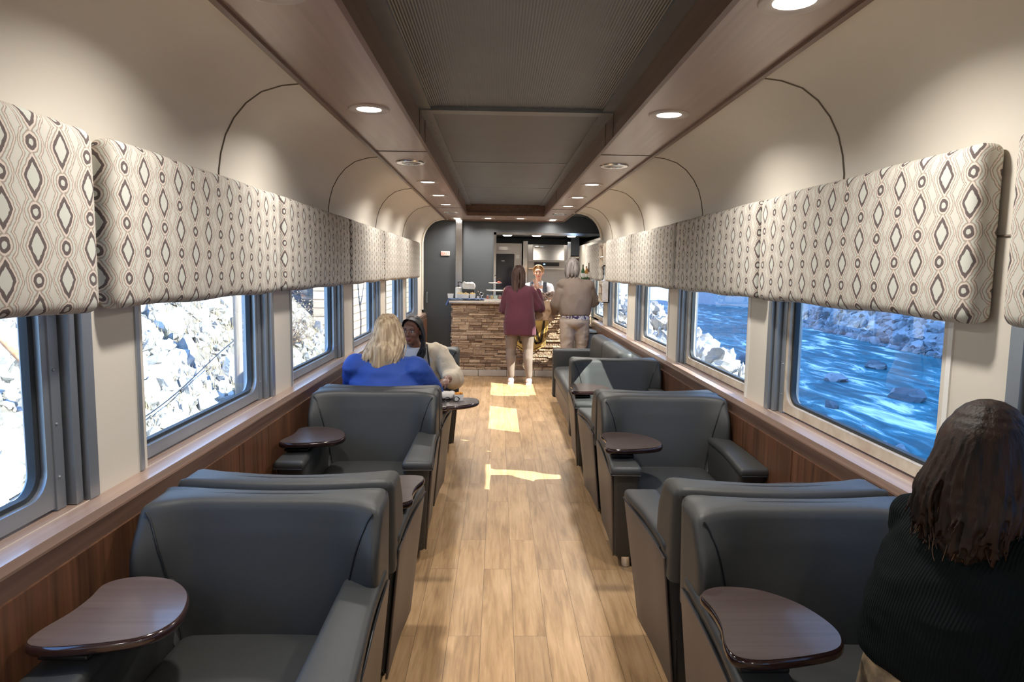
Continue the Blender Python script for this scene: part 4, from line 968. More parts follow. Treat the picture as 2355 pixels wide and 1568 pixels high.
# ================================================================== ARMCHAIRS
def vinyl(name, col, rough=.36):
    m = mat(name, col, rough, var=.10, vscale=4, bump=.10, bscale=420, spec=.4); return m
M['vinyl'] = vinyl('charcoal_vinyl', (.037, .038, .036), .48)
M['vinyl_side'] = vinyl('taupe_side_vinyl', (.085, .066, .056), .45)
M['pipe'] = mat('black_piping', (.012, .014, .016), .4)
M['tab'] = wood('tablet_veneer', (.085, .058, .052), (.135, .098, .088), .30, 'X', 1.4, coat=.25)
M['tab_edge'] = mat('tablet_edge_black_cherry', (.035, .016, .015), .12, coat=.9)
TAB = [(-.395, .055), (-.350, .098), (-.285, .105), (-.205, .080), (-.135, .010), (-.098, -.085), (-.096, -.165), (-.135, -.228), (-.230, -.262), (-.345, -.280), (-.405, -.262), (-.412, -.205), (-.392, -.115), (-.388, -.030)]
HB = .86
def make_chair():
    t = thing('lounge_armchair', 'x', 'armchair', (0, 0, 0), 0, 'charcoal lounge armchairs along the car')
    # seat cushion with a crowned top and rounded nose
    mb = MB(); mb.rbox((0, -.07, .36), (.525, .60, .16), .055, (8, 8, 2), lambda p: (p.x, p.y - .015*(1-(2*p.x/.525)**2)*(p.y < 0), p.z + (.022*(1-(2*p.x/.525)**2)*(1-(2*p.y/.60)**2) if p.z > 0 else 0)))
    part('seat', mb, M['vinyl'], t, 60)
    mb = MB(); mb.rbox((0, .0, .185), (.50, .50, .19), .02, (2, 2, 2)); part('seat_rail', mb, M['vinyl'], t, 60)
    # arms: tall upholstered slabs, wider and lower at the front, side panel on the outer face
    for s in (-1, 1):
        def fn(p, s=s):
            x, y, z = p
            if x*s < 0 and y < 0: x -= s*.012*(-y/.385)
            if z > .1: z -= .022*sm(.05, -.385, y)
            if x*s > 0: x += s*.020*sm(.2, -.385, y)
            lo = 1-(z+.27)/.54
            if x*s > 0: x -= s*.05*lo
            if y < 0: y += .15*lo*(-y/.33)
            return (x, y, z)
        mb = MB(); mb.rbox((s*.318, -.045, .335), (.118, .66, .535), .024, (2, 8, 6), fn); a = part('arm', mb, M['vinyl'], t, 60)
        mb = MB()
        mb.rbox((s*.318, -.045, .598), (.124, .668, .050), .022, (2, 10, 1), lambda p, s=s: (p.x + (s*.022*sm(.2, -.385, p.y) if p.x*s > 0 else -s*.012*sm(0, -.385, p.y)), p.y, p.z - .022*sm(.05, -.385, p.y)))
        part('arm_pad', mb, M['vinyl'], a, 60)
        mb = MB(); mb.tube([(s*.381, .24, .583), (s*.388, .0, .580), (s*.398, -.25, .566), (s*.402, -.37, .560)], .0035, 6); mb.tube([(s*.400, -.374, .560), (s*.255, -.377, .560)], .0035, 6); part('piping', mb, M['pipe'], a)
        def fp(p, s=s):
            x, y, z = p
            lo = 1-(z+.25)/.5
            x += s*.020*sm(.2, -.385, y) - s*.048*lo
            if y < 0: y += .15*lo*(-y/.33)
            return (x, y, z)
        mb = MB(); mb.rbox((s*.378, -.03, .32), (.010, .66, .50), .005, (1, 4, 6), fp); part('side_panel', mb, M['vinyl_side'], t, 60)
    # backrest with wings wrapping over the arms, swept concave face
    def back(p):
        x, y, z = p; ax = abs(x)/.3725; zz = (z+.29)/.58
        if y < 0:
            wing = sm(.62 - .10*(1-zz), 1.0, ax)*sm(.30, .62, zz)
            y += .045*(1-ax**2)*sm(.2, 1, zz) - .085*wing*(1 - .70*sm(.72, 1, zz)) - .018*(1-zz)
        z += (-.016*(1-ax**2) if z > .2 else 0)
        if ax > .68 and zz < .38 and y < .12: z = max(z, -.29 + .40*.58*sm(.68, .74, ax)) if zz < .40 else z
        if y < .06: z -= .010*sm(.5, 1, ax)*sm(.7, 1, zz)
        z -= .004*sm(.8, 1, ax)*sm(.7, 1, zz)
        y += .045*(zz-.5)
        return (x, y, z)
    mb = MB(); mb.rbox((0, .285, HB-.29), (.745, .165, .58), .034, (20, 3, 16), back); part('backrest', mb, M['vinyl'], t, 60)
    # piping that outlines the wings and the rear top edge
    mb = MB()
    for s in (-1, 1):
        pts = []
        for k in range(15):
            q = k/14; ax = lerp(.93, .60, q**.8 if q < .6 else lerp(.6**.8, 1, (q-.6)/.4)); zz = lerp(.965, .12, q**1.15)
            px, py, pz = back(Vector((s*ax*.3725, -.0825, zz*.58-.29))); pts.append((px, py+.285-.002, pz+HB-.29))
        mb.tube(crom(pts, 3, False), .0032, 6)
    pts = []
    for k in range(17):
        px, py, pz = back(Vector((lerp(-.350, .350, k/16), .0825, .262))); pts.append((px, py+.285+.002, pz+HB-.29))
    mb.tube(pts, .0032, 6)
    part('piping', mb, M['pipe'], t)
    for sx in (-1, 1):
        for sy in (-.17, .27):
            mb = MB(); mb.lathe([(.020, 0), (.024, .004), (.024, .055), (.020, .07)], c=(sx*.275, sy, 0), seg=18); part('leg', mb, M['chrome'], t)
    return t
def make_tablet():
    """swivel tablet fixed to the chair's right arm; child of the chair"""
    o3 = crom([Vector((p[0], p[1], 0)) for p in TAB], 5); out = [(p.x, p.y) for p in o3]
    mb = MB(); mb.prism(out, .640, .668, bev=.011); tb = link('tablet', mb.mesh('tablet', 40), M['tab_edge'])
    c = Vector((sum(p[0] for p in out)/len(out), sum(p[1] for p in out)/len(out)))
    inn = [tuple(c + (Vector(p)-c)*.965) for p in out]
    mb = MB(); mb.prism(inn, .6675, .6690); tp = link('tablet_top', mb.mesh('tablet_top', 0), M['tab'], tb)
    mb = MB(); mb.cyl((-.325, -.17, .60), (-.325, -.17, .642), .035, .035, 20); mb.rbox((-.325, -.17, .625), (.12, .16, .012), .004, (1, 1, 1)); bk = link('tablet_bracket', mb.mesh('tablet_bracket', 40), M['black'], tb)
    return tb
CH0 = make_chair(); T0 = make_tablet(); used_chair = [False]
def chair(x, y, rz, label, swing=None):
    o = copy_tree(CH0) if used_chair[0] else CH0
    tb = copy_tree(T0, o) if used_chair[0] else T0
    if not used_chair[0]: T0.parent = o
    used_chair[0] = True
    o.location = (x, y, 0); o.rotation_euler = (0, 0, rz); o['label'] = label
    if swing: # rotate the tablet about its pivot on the arm
        P = Vector((-.325, -.17, 0)); R = Matrix.Rotation(swing, 4, 'Z'); tb.matrix_local = Matrix.Translation(P) @ R @ Matrix.Translation(-P)
    return o
XL, XR = -.825, .880
chair(XL, 1.83, 0, 'nearest left armchair, facing the camera, with its tablet at the window side')
chair(XL, 2.66, PI, 'armchair back-to-back behind the nearest left one, tablet on the aisle side')
chair(XL, 3.74, 0, 'left armchair facing the camera in front of the woman in blue')
chD = chair(XL, 4.50, PI, 'left armchair the woman in the blue top sits in, tablet swung into the aisle', swing=1.7)
chair(XL, 5.98, 0, 'left armchair the woman in the cream cardigan sits in')
chair(XR, 1.78, 0, 'nearest right armchair, facing the camera, with a large tablet over its aisle arm')
chair(XR, 2.60, PI, 'armchair back-to-back behind the nearest right one, empty')
chair(XR, 3.67, 0, 'empty blue-lit right armchair facing the camera, tablet on its aisle arm')
chair(XR, 4.42, PI, 'right armchair back-to-back behind the blue-lit one, mostly hidden')
chair(XR, 5.33, 0, 'right armchair with its back in a bright patch of sunlight')

# sofa along the right wall near the bar
t = thing('sofa', 'grey vinyl sofa along the right wall between the sunlit armchair and the bar', 'sofa', (.92, 7.05, 0))
L = 2.05
mb = MB(); mb.rbox((-.07, 0, .37), (.56, L-.26, .15), .045, (6, 12, 2), lambda p: (p.x, p.y, p.z + (.015*(1-(2*p.x/.56)**2) if p.z > 0 else 0))); part('seat', mb, M['vinyl'], t, 60)
mb = MB(); mb.rbox((-.05, 0, .19), (.56, L-.2, .20), .015, (2, 4, 1)); part('seat_rail', mb, M['vinyl_side'], t, 60)
for s in (-1, 1):
    mb = MB(); mb.rbox((0, s*(L/2-.07), .36), (.72, .14, .58), .03, (6, 2, 5)); part('arm', mb, M['vinyl'], t, 60)
mb = MB(); mb.rbox((.27, 0, .45), (.16, L, .66), .03, (2, 10, 5)); part('back_frame', mb, M['vinyl'], t, 60)
for k in (-1, 1):
    mb = MB(); mb.rbox((.15, k*(L-.28)/4, .64), (.17, (L-.30)/2, .40), .06, (3, 8, 6), lambda p: (p.x + .10*(p.z)*.6, p.y, p.z)); part('back_cushion', mb, M['vinyl'], t, 60)
for sx in (-.28, .26):
    for sy in (-L/2+.1, L/2-.1): mb = MB(); mb.lathe([(.020, 0), (.024, .004), (.024, .055), (.020, .09)], c=(sx, sy, 0), seg=16); part('leg', mb, M['chrome'], t)

# ================================================================== PEOPLE
def bake(mb, voxel=.007, it=4, fac=.5, wr=0.0, wsc=9.0, wdir=None, seed=0.0):
    """merge overlapping closed solids into ONE continuous smooth surface; wr adds cloth folds"""
    me = bpy.data.meshes.new('tmp'); me.from_pydata(mb.v, [], mb.f)
    bm = bmesh.new(); bm.from_mesh(me); bmesh.ops.recalc_face_normals(bm, faces=bm.faces); bm.to_mesh(me); bm.free()
    o = bpy.data.objects.new('tmp', me); C.objects.link(o)
    r = o.modifiers.new('r', 'REMESH'); r.mode = 'VOXEL'; r.voxel_size = voxel; r.use_smooth_shade = True
    s = o.modifiers.new('s', 'SMOOTH'); s.iterations = it; s.factor = fac
    dg = bpy.context.evaluated_depsgraph_get(); out = bpy.data.meshes.new_from_object(o.evaluated_get(dg))
    bpy.data.objects.remove(o); bpy.data.meshes.remove(me)
    if wr:
        out.update(); nn = [v.normal.copy() for v in out.vertices]
        for v, n in zip(out.vertices, nn):
            p = v.co; q = Vector((p.x*wsc, p.y*wsc, p.z*wsc*.45)) if wdir is None else Vector((p.x*wdir[0], p.y*wdir[1], p.z*wdir[2]))
            a = noise.noise(q + Vector((seed, 0, 0))); b = noise.noise(q*2.3 + Vector((0, seed, 5)))
            v.co = p + n*wr*((1-abs(a)*2.2)*.7 + b*.4)
    for p in out.polygons: p.use_smooth = True
    return out
def bpart(name, mb, material, parent, label=None, **k):
    me = bake(mb, **k); me.name = name; o = link(name, me, material, parent)
    if label: o['label'] = label
    return o
def chain(mb, pts, rad, seg=14):
    for i in range(len(pts)-1): mb.cap(pts[i], pts[i+1], rad[i], rad[i+1], seg)
def basis(fwd, up):
    f = Vector(fwd).normalized(); u = Vector(up).normalized(); r = f.cross(u).normalized(); u = r.cross(f).normalized(); return Matrix((r, f, u)).transposed()
def hand(mb, w, d, n, curl=.5, sc=1.0, side=1):
    """palm at wrist w; fingers along d; n = out of the palm's back; five unequal bent fingers"""
    w = Vector(w); d = Vector(d).normalized(); n = Vector(n); n = (n - d*n.dot(d)).normalized(); s = d.cross(n).normalized()*side
    B = Matrix((s, d, n)).transposed()
    mb.cap(w - d*.02, w + d*.02, .024*sc, .026*sc)
    mb.ell(w + d*.055*sc, (.040*sc, .050*sc, .015*sc), rot=B)
    for k, (off, L, r) in enumerate(((-.030, .072, .0082), (-.010, .082, .0088), (.011, .077, .0086), (.031, .060, .0076))):
        p = w + d*(.092-.006*abs(k-1.2))*sc + s*off*sc; dd = d + s*(off*3); a = 0
        for j, fr in enumerate((.45, .32, .23)):
            a += curl*(.75 if j else .55); q = p + (dd.normalized()*math.cos(a) - n*math.sin(a))*L*fr*sc; mb.cap(p, q, r*sc*(1-.09*j), r*sc*(.92-.09*j), 8); p = q
    p = w + d*.03*sc - s*.030*sc; q = p + (d*.6 - s*.75 - n*.35).normalized()*.036*sc; r2 = q + (d*.9 - s*.25 - n*.4).normalized()*.030*sc
    mb.cap(p, q, .012*sc, .0105*sc, 8); mb.cap(q, r2, .010*sc, .0085*sc, 8)
def head_prims(mb, c, B, sc=1.0, face=True):
    def P(x, y, z): return Vector(c) + B @ Vector((x*sc, y*sc, z*sc))
    E = lambda p, r: mb.ell(P(*p), [a*sc for a in r], rot=B)
    E((0, -.012, .030), (.073, .092, .083)); E((0, .018, -.015), (.062, .073, .080)); E((0, .040, -.062), (.043, .044, .042)); E((0, .062, -.088), (.024, .022, .017))
    E((0, .074, .030), (.050, .018, .030)); E((.034, .062, -.020), (.022, .022, .022)); E((-.034, .062, -.020), (.022, .022, .022))
    if face:
        mb.cap(P(0, .086, .016), P(0, .103, -.020), .008*sc, .0125*sc, 10); E((.011, .094, -.024), (.008, .009, .007)); E((-.011, .094, -.024), (.008, .009, .007))
        E((0, .086, -.050), (.022, .012, .0075)); E((0, .084, -.060), (.019, .012, .0075))
        E((.030, .083, .022), (.020, .010, .006)); E((-.030, .083, .022), (.020, .010, .006))
    for s in (-1, 1): E((s*.074, -.005, -.008), (.010, .018, .030))
def face_parts(c, B, parent, iris=(.10, .06, .03), lip=(.45, .16, .15), brow=(.05, .03, .02), sc=1.0):
    def P(x, y, z): return Vector(c) + B @ Vector((x*sc, y*sc, z*sc))
    for s in (-1, 1):
        mb = MB(); mb.ell(P(s*.030, .0795, .008), (.0135*sc, .009*sc, .0072*sc), rot=B); e = part('eye', mb, M['eye'], parent)
        mb = MB(); mb.ell(P(s*.030, .0872, .008), (.0055*sc, .0022*sc, .0056*sc), rot=B); part('iris', mb, mat('iris', iris, .2), e)
        mb = MB(); mb.tube([P(s*.016, .0885, .0125), P(s*.030, .0905, .0175), P(s*.044, .083, .0115)], [.0014*sc, .0020*sc, .0014*sc], 6); part('eyelid', mb, mat('lash', (.03, .02, .02), .6), parent)
        mb = MB(); mb.tube([P(s*.014, .0915, .026), P(s*.032, .092, .032), P(s*.050, .078, .026)], [.0028*sc, .0032*sc, .0014*sc], 6); part('eyebrow', mb, mat('brow', brow, .8), parent)
    mb = MB(); mb.tube([P(-.023, .0875, -.055), P(-.008, .0985, -.0515), P(0, .0985, -.053), P(.008, .0985, -.0515), P(.023, .0875, -.055)], [.0018*sc, .0045*sc, .004*sc, .0045*sc, .0018*sc], 8)
    mb.tube([P(-.021, .0865, -.057), P(0, .097, -.0625), P(.021, .0865, -.057)], [.0018*sc, .0052*sc, .0018*sc], 8); part('mouth', mb, mat('lips', lip, .4), parent)
M['eye'] = mat('eye_white', (.75, .73, .70), .2)
def skinmat(name, col):
    m = mat(name, col, .48, var=.08, vscale=20); b = m.node_tree.nodes['Principled BSDF']; b.inputs['Subsurface Weight'].default_value = .12; b.inputs['Subsurface Radius'].default_value = (.01, .004, .002); return m
def hairmat(name, c1, c2, sc=40): return mat(name, c2, .55, col2=c1, vscale=1.0, stretch=(sc, sc, 3), bump=.35, bscale=2.2, spec=.25)
def strand(mb, pts, r, seg=7, wave=0.0, freq=10, ph=0.0, flat=.55, n=18):
    """tapering wavy lock through the control points"""
    P = crom([Vector(p) for p in pts], max(3, n//max(1, len(pts)-1)), False); N = len(P)-1; out = []
    for i, p in enumerate(P):
        t = i/N; w = wave*sm(.15, .6, t); out.append(p + Vector((math.sin(t*freq+ph), math.cos(t*freq*.9+ph*1.3), 0))*w)
    mb.tube(out, [max(.0008, r*(min(1, .55+2*t/1.0)*(1-t**3*.85))) for t in [i/N for i in range(N+1)]], seg, True, flat)
def limbs(J, which, R):
    return [J[k] for k in which], R

def loft(mb, secs, seg=28, n=5, B=None):
    """elliptical sections (centre, rx, ry[, squareness]) joined into one closed smooth body"""
    K = crom([Vector((*s_[0], s_[1])).to_4d() if False else Vector(s_[0]) for s_ in secs], n, False); m = len(secs); vs = []; fs = []
    def it(vals):
        out = []
        for i in range(m-1):
            p0, p1, p2, p3 = vals[max(i-1, 0)], vals[i], vals[i+1], vals[min(i+2, m-1)]
            for k in range(n): t = k/n; out.append(.5*(2*p1+(p2-p0)*t+(2*p0-5*p1+4*p2-p3)*t*t+(3*p1-p0-3*p2+p3)*t**3))
        return out + [vals[-1]]
    RX = it([s_[1] for s_ in secs]); RY = it([s_[2] for s_ in secs]); N = len(K)
    for i, c in enumerate(K):
        for k in range(seg):
            a = 2*PI*k/seg; ca, sa = math.cos(a), math.sin(a); q = Vector((math.copysign(abs(ca)**.86, ca)*RX[i], math.copysign(abs(sa)**.9, sa)*RY[i], 0))
            if B is not None: q = B @ q
            vs.append(c + q)
    for i in range(N-1):
        for k in range(seg): k2 = (k+1) % seg; fs.append((i*seg+k, i*seg+k2, (i+1)*seg+k2, (i+1)*seg+k))
    fs.append(tuple(range(seg-1, -1, -1))); fs.append(tuple((N-1)*seg+k for k in range(seg)))
    mb.add(vs, fs)
def torso(mb, pel, ch, B, sc=1.0, w=1.0, g=0.0, belly=0.0):
    """pelvis to shoulders as one lofted trunk; g grows it for clothing"""
    pel = Vector(pel); ch = Vector(ch); D = ch-pel; Bf = B @ Vector((0, 1, 0)); U = D.normalized()
    S = lambda c, rx, ry: (c, rx*sc*w+g, ry*sc+g)
    loft(mb, [S(pel - U*.10, .125, .095), S(pel - U*.05, .165, .120), S(pel + U*.02, .172, .125), S(pel + D*.35 + Bf*belly*.5, .148+belly, .112+belly), S(pel + D*.6, .145+belly*.8, .108+belly*.6), S(pel + D*.85, .165, .108), S(ch + U*.02, .168, .100), S(ch + U*.075, .125, .075), S(ch + U*.10, .06, .045)], B=B)
    mb.cap(ch + B @ Vector((-.125*w*sc, -.005, .035)), ch + B @ Vector((.125*w*sc, -.005, .035)), .055*sc+g, .055*sc+g)

# ---- woman in maroon, standing at the bar with her back to the room
def woman_maroon():
    t = thing('person', 'standing woman in a maroon sweater and taupe leggings at the bar, seen from behind', 'person', (.20, 9.32, 0), -.12)
    I = Matrix.Identity(3); skin = skinmat('skin_fair', (.62, .36, .26))
    hd = Vector((-.02, .02, 1.515)); sh = {-1: Vector((-.185, .0, 1.29)), 1: Vector((.185, 0, 1.29))}
    el = {-1: Vector((-.235, .07, 1.03)), 1: Vector((.285, .13, 1.045))}; ha = {-1: Vector((-.18, .30, 1.10)), 1: Vector((.235, .245, 1.29))}
    hip = {-1: Vector((-.092, 0, .86)), 1: Vector((.095, 0, .86))}; kn = {-1: Vector((-.115, .03, .49)), 1: Vector((.125, .01, .49))}; an = {-1: Vector((-.105, -.02, .10)), 1: Vector((.145, -.03, .10))}
    mb = MB(); torso(mb, (0, 0, .92), (0, 0, 1.27), I, .93); mb.cap((0, 0, 1.30), hd + Vector((0, 0, -.06)), .052, .048); head_prims(mb, hd, I)
    for s in (-1, 1):
        chain(mb, [sh[s], el[s], ha[s]], [.047, .036, .024]); chain(mb, [hip[s], (hip[s]+kn[s])/2, kn[s], kn[s]+Vector((0, -.02, -.12)), an[s]], [.088, .075, .052, .053, .034])
        mb.cap(an[s] + Vector((0, -.01, -.055)), an[s] + Vector((0, .14, -.065)), .035, .028)
    hand(mb, ha[1] + Vector((-.01, .01, .03)), (-.28, .05, 1), (.2, -1, .1), .55, .95, 1); hand(mb, ha[-1] + Vector((0, .03, 0)), (.2, 1, 0), (0, 0, 1), .5, .95)
    bpart('body', mb, skin, t, voxel=.006)
    mb = MB()
    loft(mb, [((.01, 0, .685), .205, .130), ((.01, 0, .70), .222, .142), ((.0, 0, .85), .218, .150), ((0, 0, .98), .200, .142), ((0, 0, 1.10), .188, .136), ((0, -.005, 1.22), .190, .130), ((0, -.005, 1.30), .180, .110), ((0, 0, 1.345), .125, .085), ((0, .005, 1.375), .065, .058)])
    mb.cap((-.150, 0, 1.290), (.150, 0, 1.290), .068, .068)
    for s in (-1, 1): chain(mb, [sh[s] + Vector((-s*.012, 0, -.012)), el[s], ha[s] + Vector((0, 0, -.015))], [.060, .060, .044])
    chain(mb, [Vector((.165, .02, 1.20)), Vector((.225, .08, 1.06))], [.06, .068]); chain(mb, [Vector((-.165, .0, 1.20)), Vector((-.21, .05, 1.02))], [.06, .062])
    bpart('sweater', mb, mat('maroon_knit', (.095, .018, .034), .9, var=.25, vscale=5, sheen=.15), t, voxel=.009, it=6, wr=.006, wdir=(11, 11, 3.5))
    mb = MB(); mb.ell((0, 0, .86), (.178, .132, .11))
    for s in (-1, 1): chain(mb, [hip[s], (hip[s]*.55+kn[s]*.45), kn[s], kn[s]+Vector((0, -.03, -.13)), an[s]+Vector((0, 0, .02))], [.116, .100, .070, .068, .046])
    bpart('leggings', mb, mat('taupe_leggings', (.195, .148, .118), .85, var=.15, vscale=12), t, voxel=.008, it=4, wr=.003, wsc=14)
    for s in (-1, 1):
        mb = MB(); a = an[s]; mb.cap(a + Vector((0, -.02, -.05)), a + Vector((0, .03, -.045)), .043, .040); mb.cap(a + Vector((0, .02, -.065)), a + Vector((.01*s, .16, -.070)), .038, .030); mb.box(a.x-.036, a.x+.036, a.y-.07, a.y+.18, 0.0, .022)
        bpart('shoe', mb, mat('pale_pink_trainer', (.72, .60, .60), .6), t, voxel=.005, it=3)
    mb = MB(); w = ha[1]; mb.tube([w + Vector((.034*math.cos(a), .034*math.sin(a), -.012)) for a in [2*PI*i/16 for i in range(17)]], .010, 8, False); part('wrist_band', mb, M['white'], t)
    hm_ = hairmat('dark_brown_hair', (.018, .010, .008), (.085, .045, .035)); mb = MB()
    mb.ell(hd + Vector((0, -.012, .032)), (.088, .104, .098)); mb.ell(hd + Vector((0, -.055, -.07)), (.085, .055, .14)); mb.cap(hd + Vector((-.03, -.075, -.1)), hd + Vector((-.045, -.115, -.30)), .055, .022); mb.cap(hd + Vector((.035, -.07, -.1)), hd + Vector((.035, -.105, -.25)), .05, .02)
    rnd = random.Random(4)
    for i in range(46):
        a = lerp(-1.5, 1.5, rnd.random()); x = math.sin(a)*.085; y = -math.cos(a)*.09 - .02
        strand(mb, [hd + Vector((x*.5, y*.5, .125)), hd + Vector((x, y, .03)), hd + Vector((x*1.05, y-.02, -.12)), hd + Vector((x*.8-.01, y-.03, -.24-rnd.random()*.12))], rnd.uniform(.008, .014), wave=.006, freq=8, ph=rnd.random()*6)
    bpart('hair', mb, hm_, t, voxel=.005, it=1)
woman_maroon()

# ---- grey-haired person in a taupe cardigan holding a paper bag
def grey_haired():
    t = thing('person', 'standing person with grey hair, taupe sweater and light trousers at the bar, seen from behind', 'person', (.96, 9.30, 0), .10)
    I = Matrix.Identity(3); skin = skinmat('skin_fair_2', (.60, .36, .27)); hd = Vector((-.05, .03, 1.625))
    sh = {-1: Vector((-.205, .0, 1.385)), 1: Vector((.215, 0, 1.375))}; el = {-1: Vector((-.265, .06, 1.12)), 1: Vector((.285, .05, 1.16))}; ha = {-1: Vector((-.235, .27, .99)), 1: Vector((.20, .33, 1.12))}
    hip = {-1: Vector((-.10, 0, .88)), 1: Vector((.10, 0, .88))}; kn = {-1: Vector((-.10, .01, .49)), 1: Vector((.11, .02, .49))}; an = {-1: Vector((-.10, -.02, .09)), 1: Vector((.12, -.02, .09))}
    mb = MB(); torso(mb, (0, 0, .96), (0, 0, 1.35), I, 1.0); mb.cap((-.02, 0, 1.38), hd + Vector((0, 0, -.06)), .056, .052); head_prims(mb, hd, I)
    for s in (-1, 1):
        chain(mb, [sh[s], el[s], ha[s]], [.05, .038, .026]); chain(mb, [hip[s], kn[s], an[s]], [.09, .058, .036]); mb.cap(an[s] + Vector((0, -.01, -.045)), an[s] + Vector((0, .14, -.06)), .034, .028)
        hand(mb, ha[s] + Vector((0, .03, 0)), (-.1*s, 1, -.25), (0, .2, 1), .6, 1.0, s)
    bpart('body', mb, skin, t, voxel=.0065)
    mb = MB()
    loft(mb, [((.0, 0, .965), .195, .140), ((.0, 0, .98), .212, .158), ((.0, 0, 1.06), .222, .165), ((.01, 0, 1.18), .228, .160), ((.01, 0, 1.30), .222, .145), ((.0, 0, 1.385), .205, .120), ((-.02, 0, 1.445), .120, .085), ((-.035, .01, 1.49), .065, .058)])
    mb.cap((-.17, 0, 1.378), (.18, 0, 1.370), .084, .084)
    for s in (-1, 1): chain(mb, [sh[s] + Vector((-s*.02, 0, -.02)), el[s], ha[s] + Vector((0, -.03, 0))], [.066, .072, .050])
    chain(mb, [Vector((.17, 0, 1.26)), Vector((.25, .03, 1.15))], [.09, .08]); chain(mb, [Vector((-.19, 0, 1.27)), Vector((-.235, .03, 1.11))], [.09, .08]); mb.cap((.16, .0, 1.12), (.24, .03, 1.18), .08, .075)
    bpart('sweater', mb, mat('taupe_knit', (.195, .150, .122), .9, var=.12, vscale=5), t, voxel=.009, it=6, wr=.008, wdir=(8, 8, 4.5), seed=3)
    mb = MB(); mb.ell((0, 0, .955), (.196, .150, .070)); mb.ell((.02, 0, .925), (.190, .145, .055))
    m = bpy.data.materials.new('floral_blouse'); m.use_nodes = True; nt = m.node_tree; b = nt.nodes['Principled BSDF']; v = nt.nodes.new('ShaderNodeTexVoronoi'); v.inputs['Scale'].default_value = 34; v.feature = 'DISTANCE_TO_EDGE'; tcn = nt.nodes.new('ShaderNodeTexCoord'); nz = nt.nodes.new('ShaderNodeTexNoise'); nz.inputs['Scale'].default_value = 26
    r = nt.nodes.new('ShaderNodeValToRGB'); r.color_ramp.interpolation = 'CONSTANT'; r.color_ramp.elements[0].color = (.06, .05, .13, 1); r.color_ramp.elements[1].position = .50; r.color_ramp.elements[1].color = (.62, .60, .64, 1)
    nt.links.new(tcn.outputs['Object'], nz.inputs[0]); nt.links.new(nz.outputs[0], r.inputs[0]); nt.links.new(r.outputs[0], b.inputs['Base Color']); b.inputs['Roughness'].default_value = .8
    bpart('blouse', mb, m, t, voxel=.008, it=4, wr=.006, wsc=16)
    mb = MB(); mb.ell((0, -.01, .88), (.186, .142, .11))
    for s in (-1, 1): chain(mb, [hip[s], hip[s]*.5+kn[s]*.5, kn[s], an[s]+Vector((0, 0, .0))], [.112, .102, .082, .068])
    bpart('trousers', mb, mat('light_khaki', (.36, .295, .245), .85, var=.08), t, voxel=.008, it=4, wr=.008, wdir=(7, 7, 11))
    for s in (-1, 1):
        mb = MB(); a = an[s]; mb.cap(a + Vector((0, -.02, -.045)), a + Vector((0, .16, -.06)), .042, .032); mb.box(a.x-.036, a.x+.036, a.y-.06, a.y+.18, 0, .02)
        bpart('shoe', mb, mat('dark_shoe', (.05, .045, .04), .5), t, voxel=.006, it=2)
    mb = MB(); mb.ell(hd + Vector((0, -.012, .030)), (.092, .108, .098)); mb.ell(hd + Vector((0, -.05, -.05)), (.094, .062, .085)); rnd = random.Random(9)
    for i in range(60):
        a = lerp(-1.9, 1.9, rnd.random()); x = math.sin(a)*.092; y = -math.cos(a)*.098 - .01
        strand(mb, [hd + Vector((x*.3, y*.3, .132)), hd + Vector((x*.9, y*.9, .07)), hd + Vector((x*1.08, y-.012, -.04)), hd + Vector((x*.92, y+.005, -.135-rnd.random()*.02))], rnd.uniform(.007, .012), wave=.004, ph=rnd.random()*6)
    bpart('hair', mb, hairmat('grey_hair', (.10, .085, .08), (.36, .33, .31)), t, voxel=.005, it=1)
    # the paper bag in the left hand: a thing of its own
    mb = MB()
    def fb(p):
        q = Vector(p); k = noise.noise(Vector((p.x*14, p.y*14, p.z*11))); k2 = noise.noise(Vector((p.x*30+3, p.y*30, p.z*26)))
        tt = (p.z+.15)/.3; q.x = p.x*(1 - .22*tt) + .016*k*tt; q.y = p.y*(1-.35*tt) + .03*k + .01*k2; q.z = p.z + .02*k*tt + .018*k2*tt; return q
    mb.rbox((0, 0, 0), (.29, .14, .27), .012, (16, 8, 16), fb)
    b = thing('paper_bag', 'crumpled brown paper bag with twisted handles held in front of the bar', 'bag', (.545, 9.58, 1.0), .1)
    part('bag_body', mb, mat('kraft_paper', (.50, .34, .22), .8, var=.12, vscale=6), b, smooth=30)
    mb = MB()
    for yy in (-.04, .04): mb.tube(crom([(-.06, yy, .12), (-.05, yy, .19), (.02, yy, .215), (.07, yy, .18), (.075, yy, .12)], 6, False), .004, 6)
    part('handle', mb, mat('kraft_cord', (.40, .26, .16), .8), b)
grey_haired()
mb = MB(); rnd = random.Random(14)
for i in range(9): mb.rbox((rnd.uniform(-.1, .12), rnd.uniform(-.04, .04), .02+.012*i), (.13, .09, .03), .012, (5, 5, 2), lambda p: (p.x, p.y, p.z+.02*noise.noise(Vector((p.x*30+i, p.y*30, 0)))), rot=Euler((rnd.uniform(-.7, .7), rnd.uniform(-.7, .7), rnd.uniform(0, 3))).to_matrix())
o = single('wrapped_food', mb, mat('brown_wrappers', (.16, .09, .07), .35, col2=(.55, .45, .40), vscale=30), 'shiny brown wrapped snacks heaped on the bar behind the paper bag', 'snack', smooth=30); o.location = (.58, 10.08, TOP)

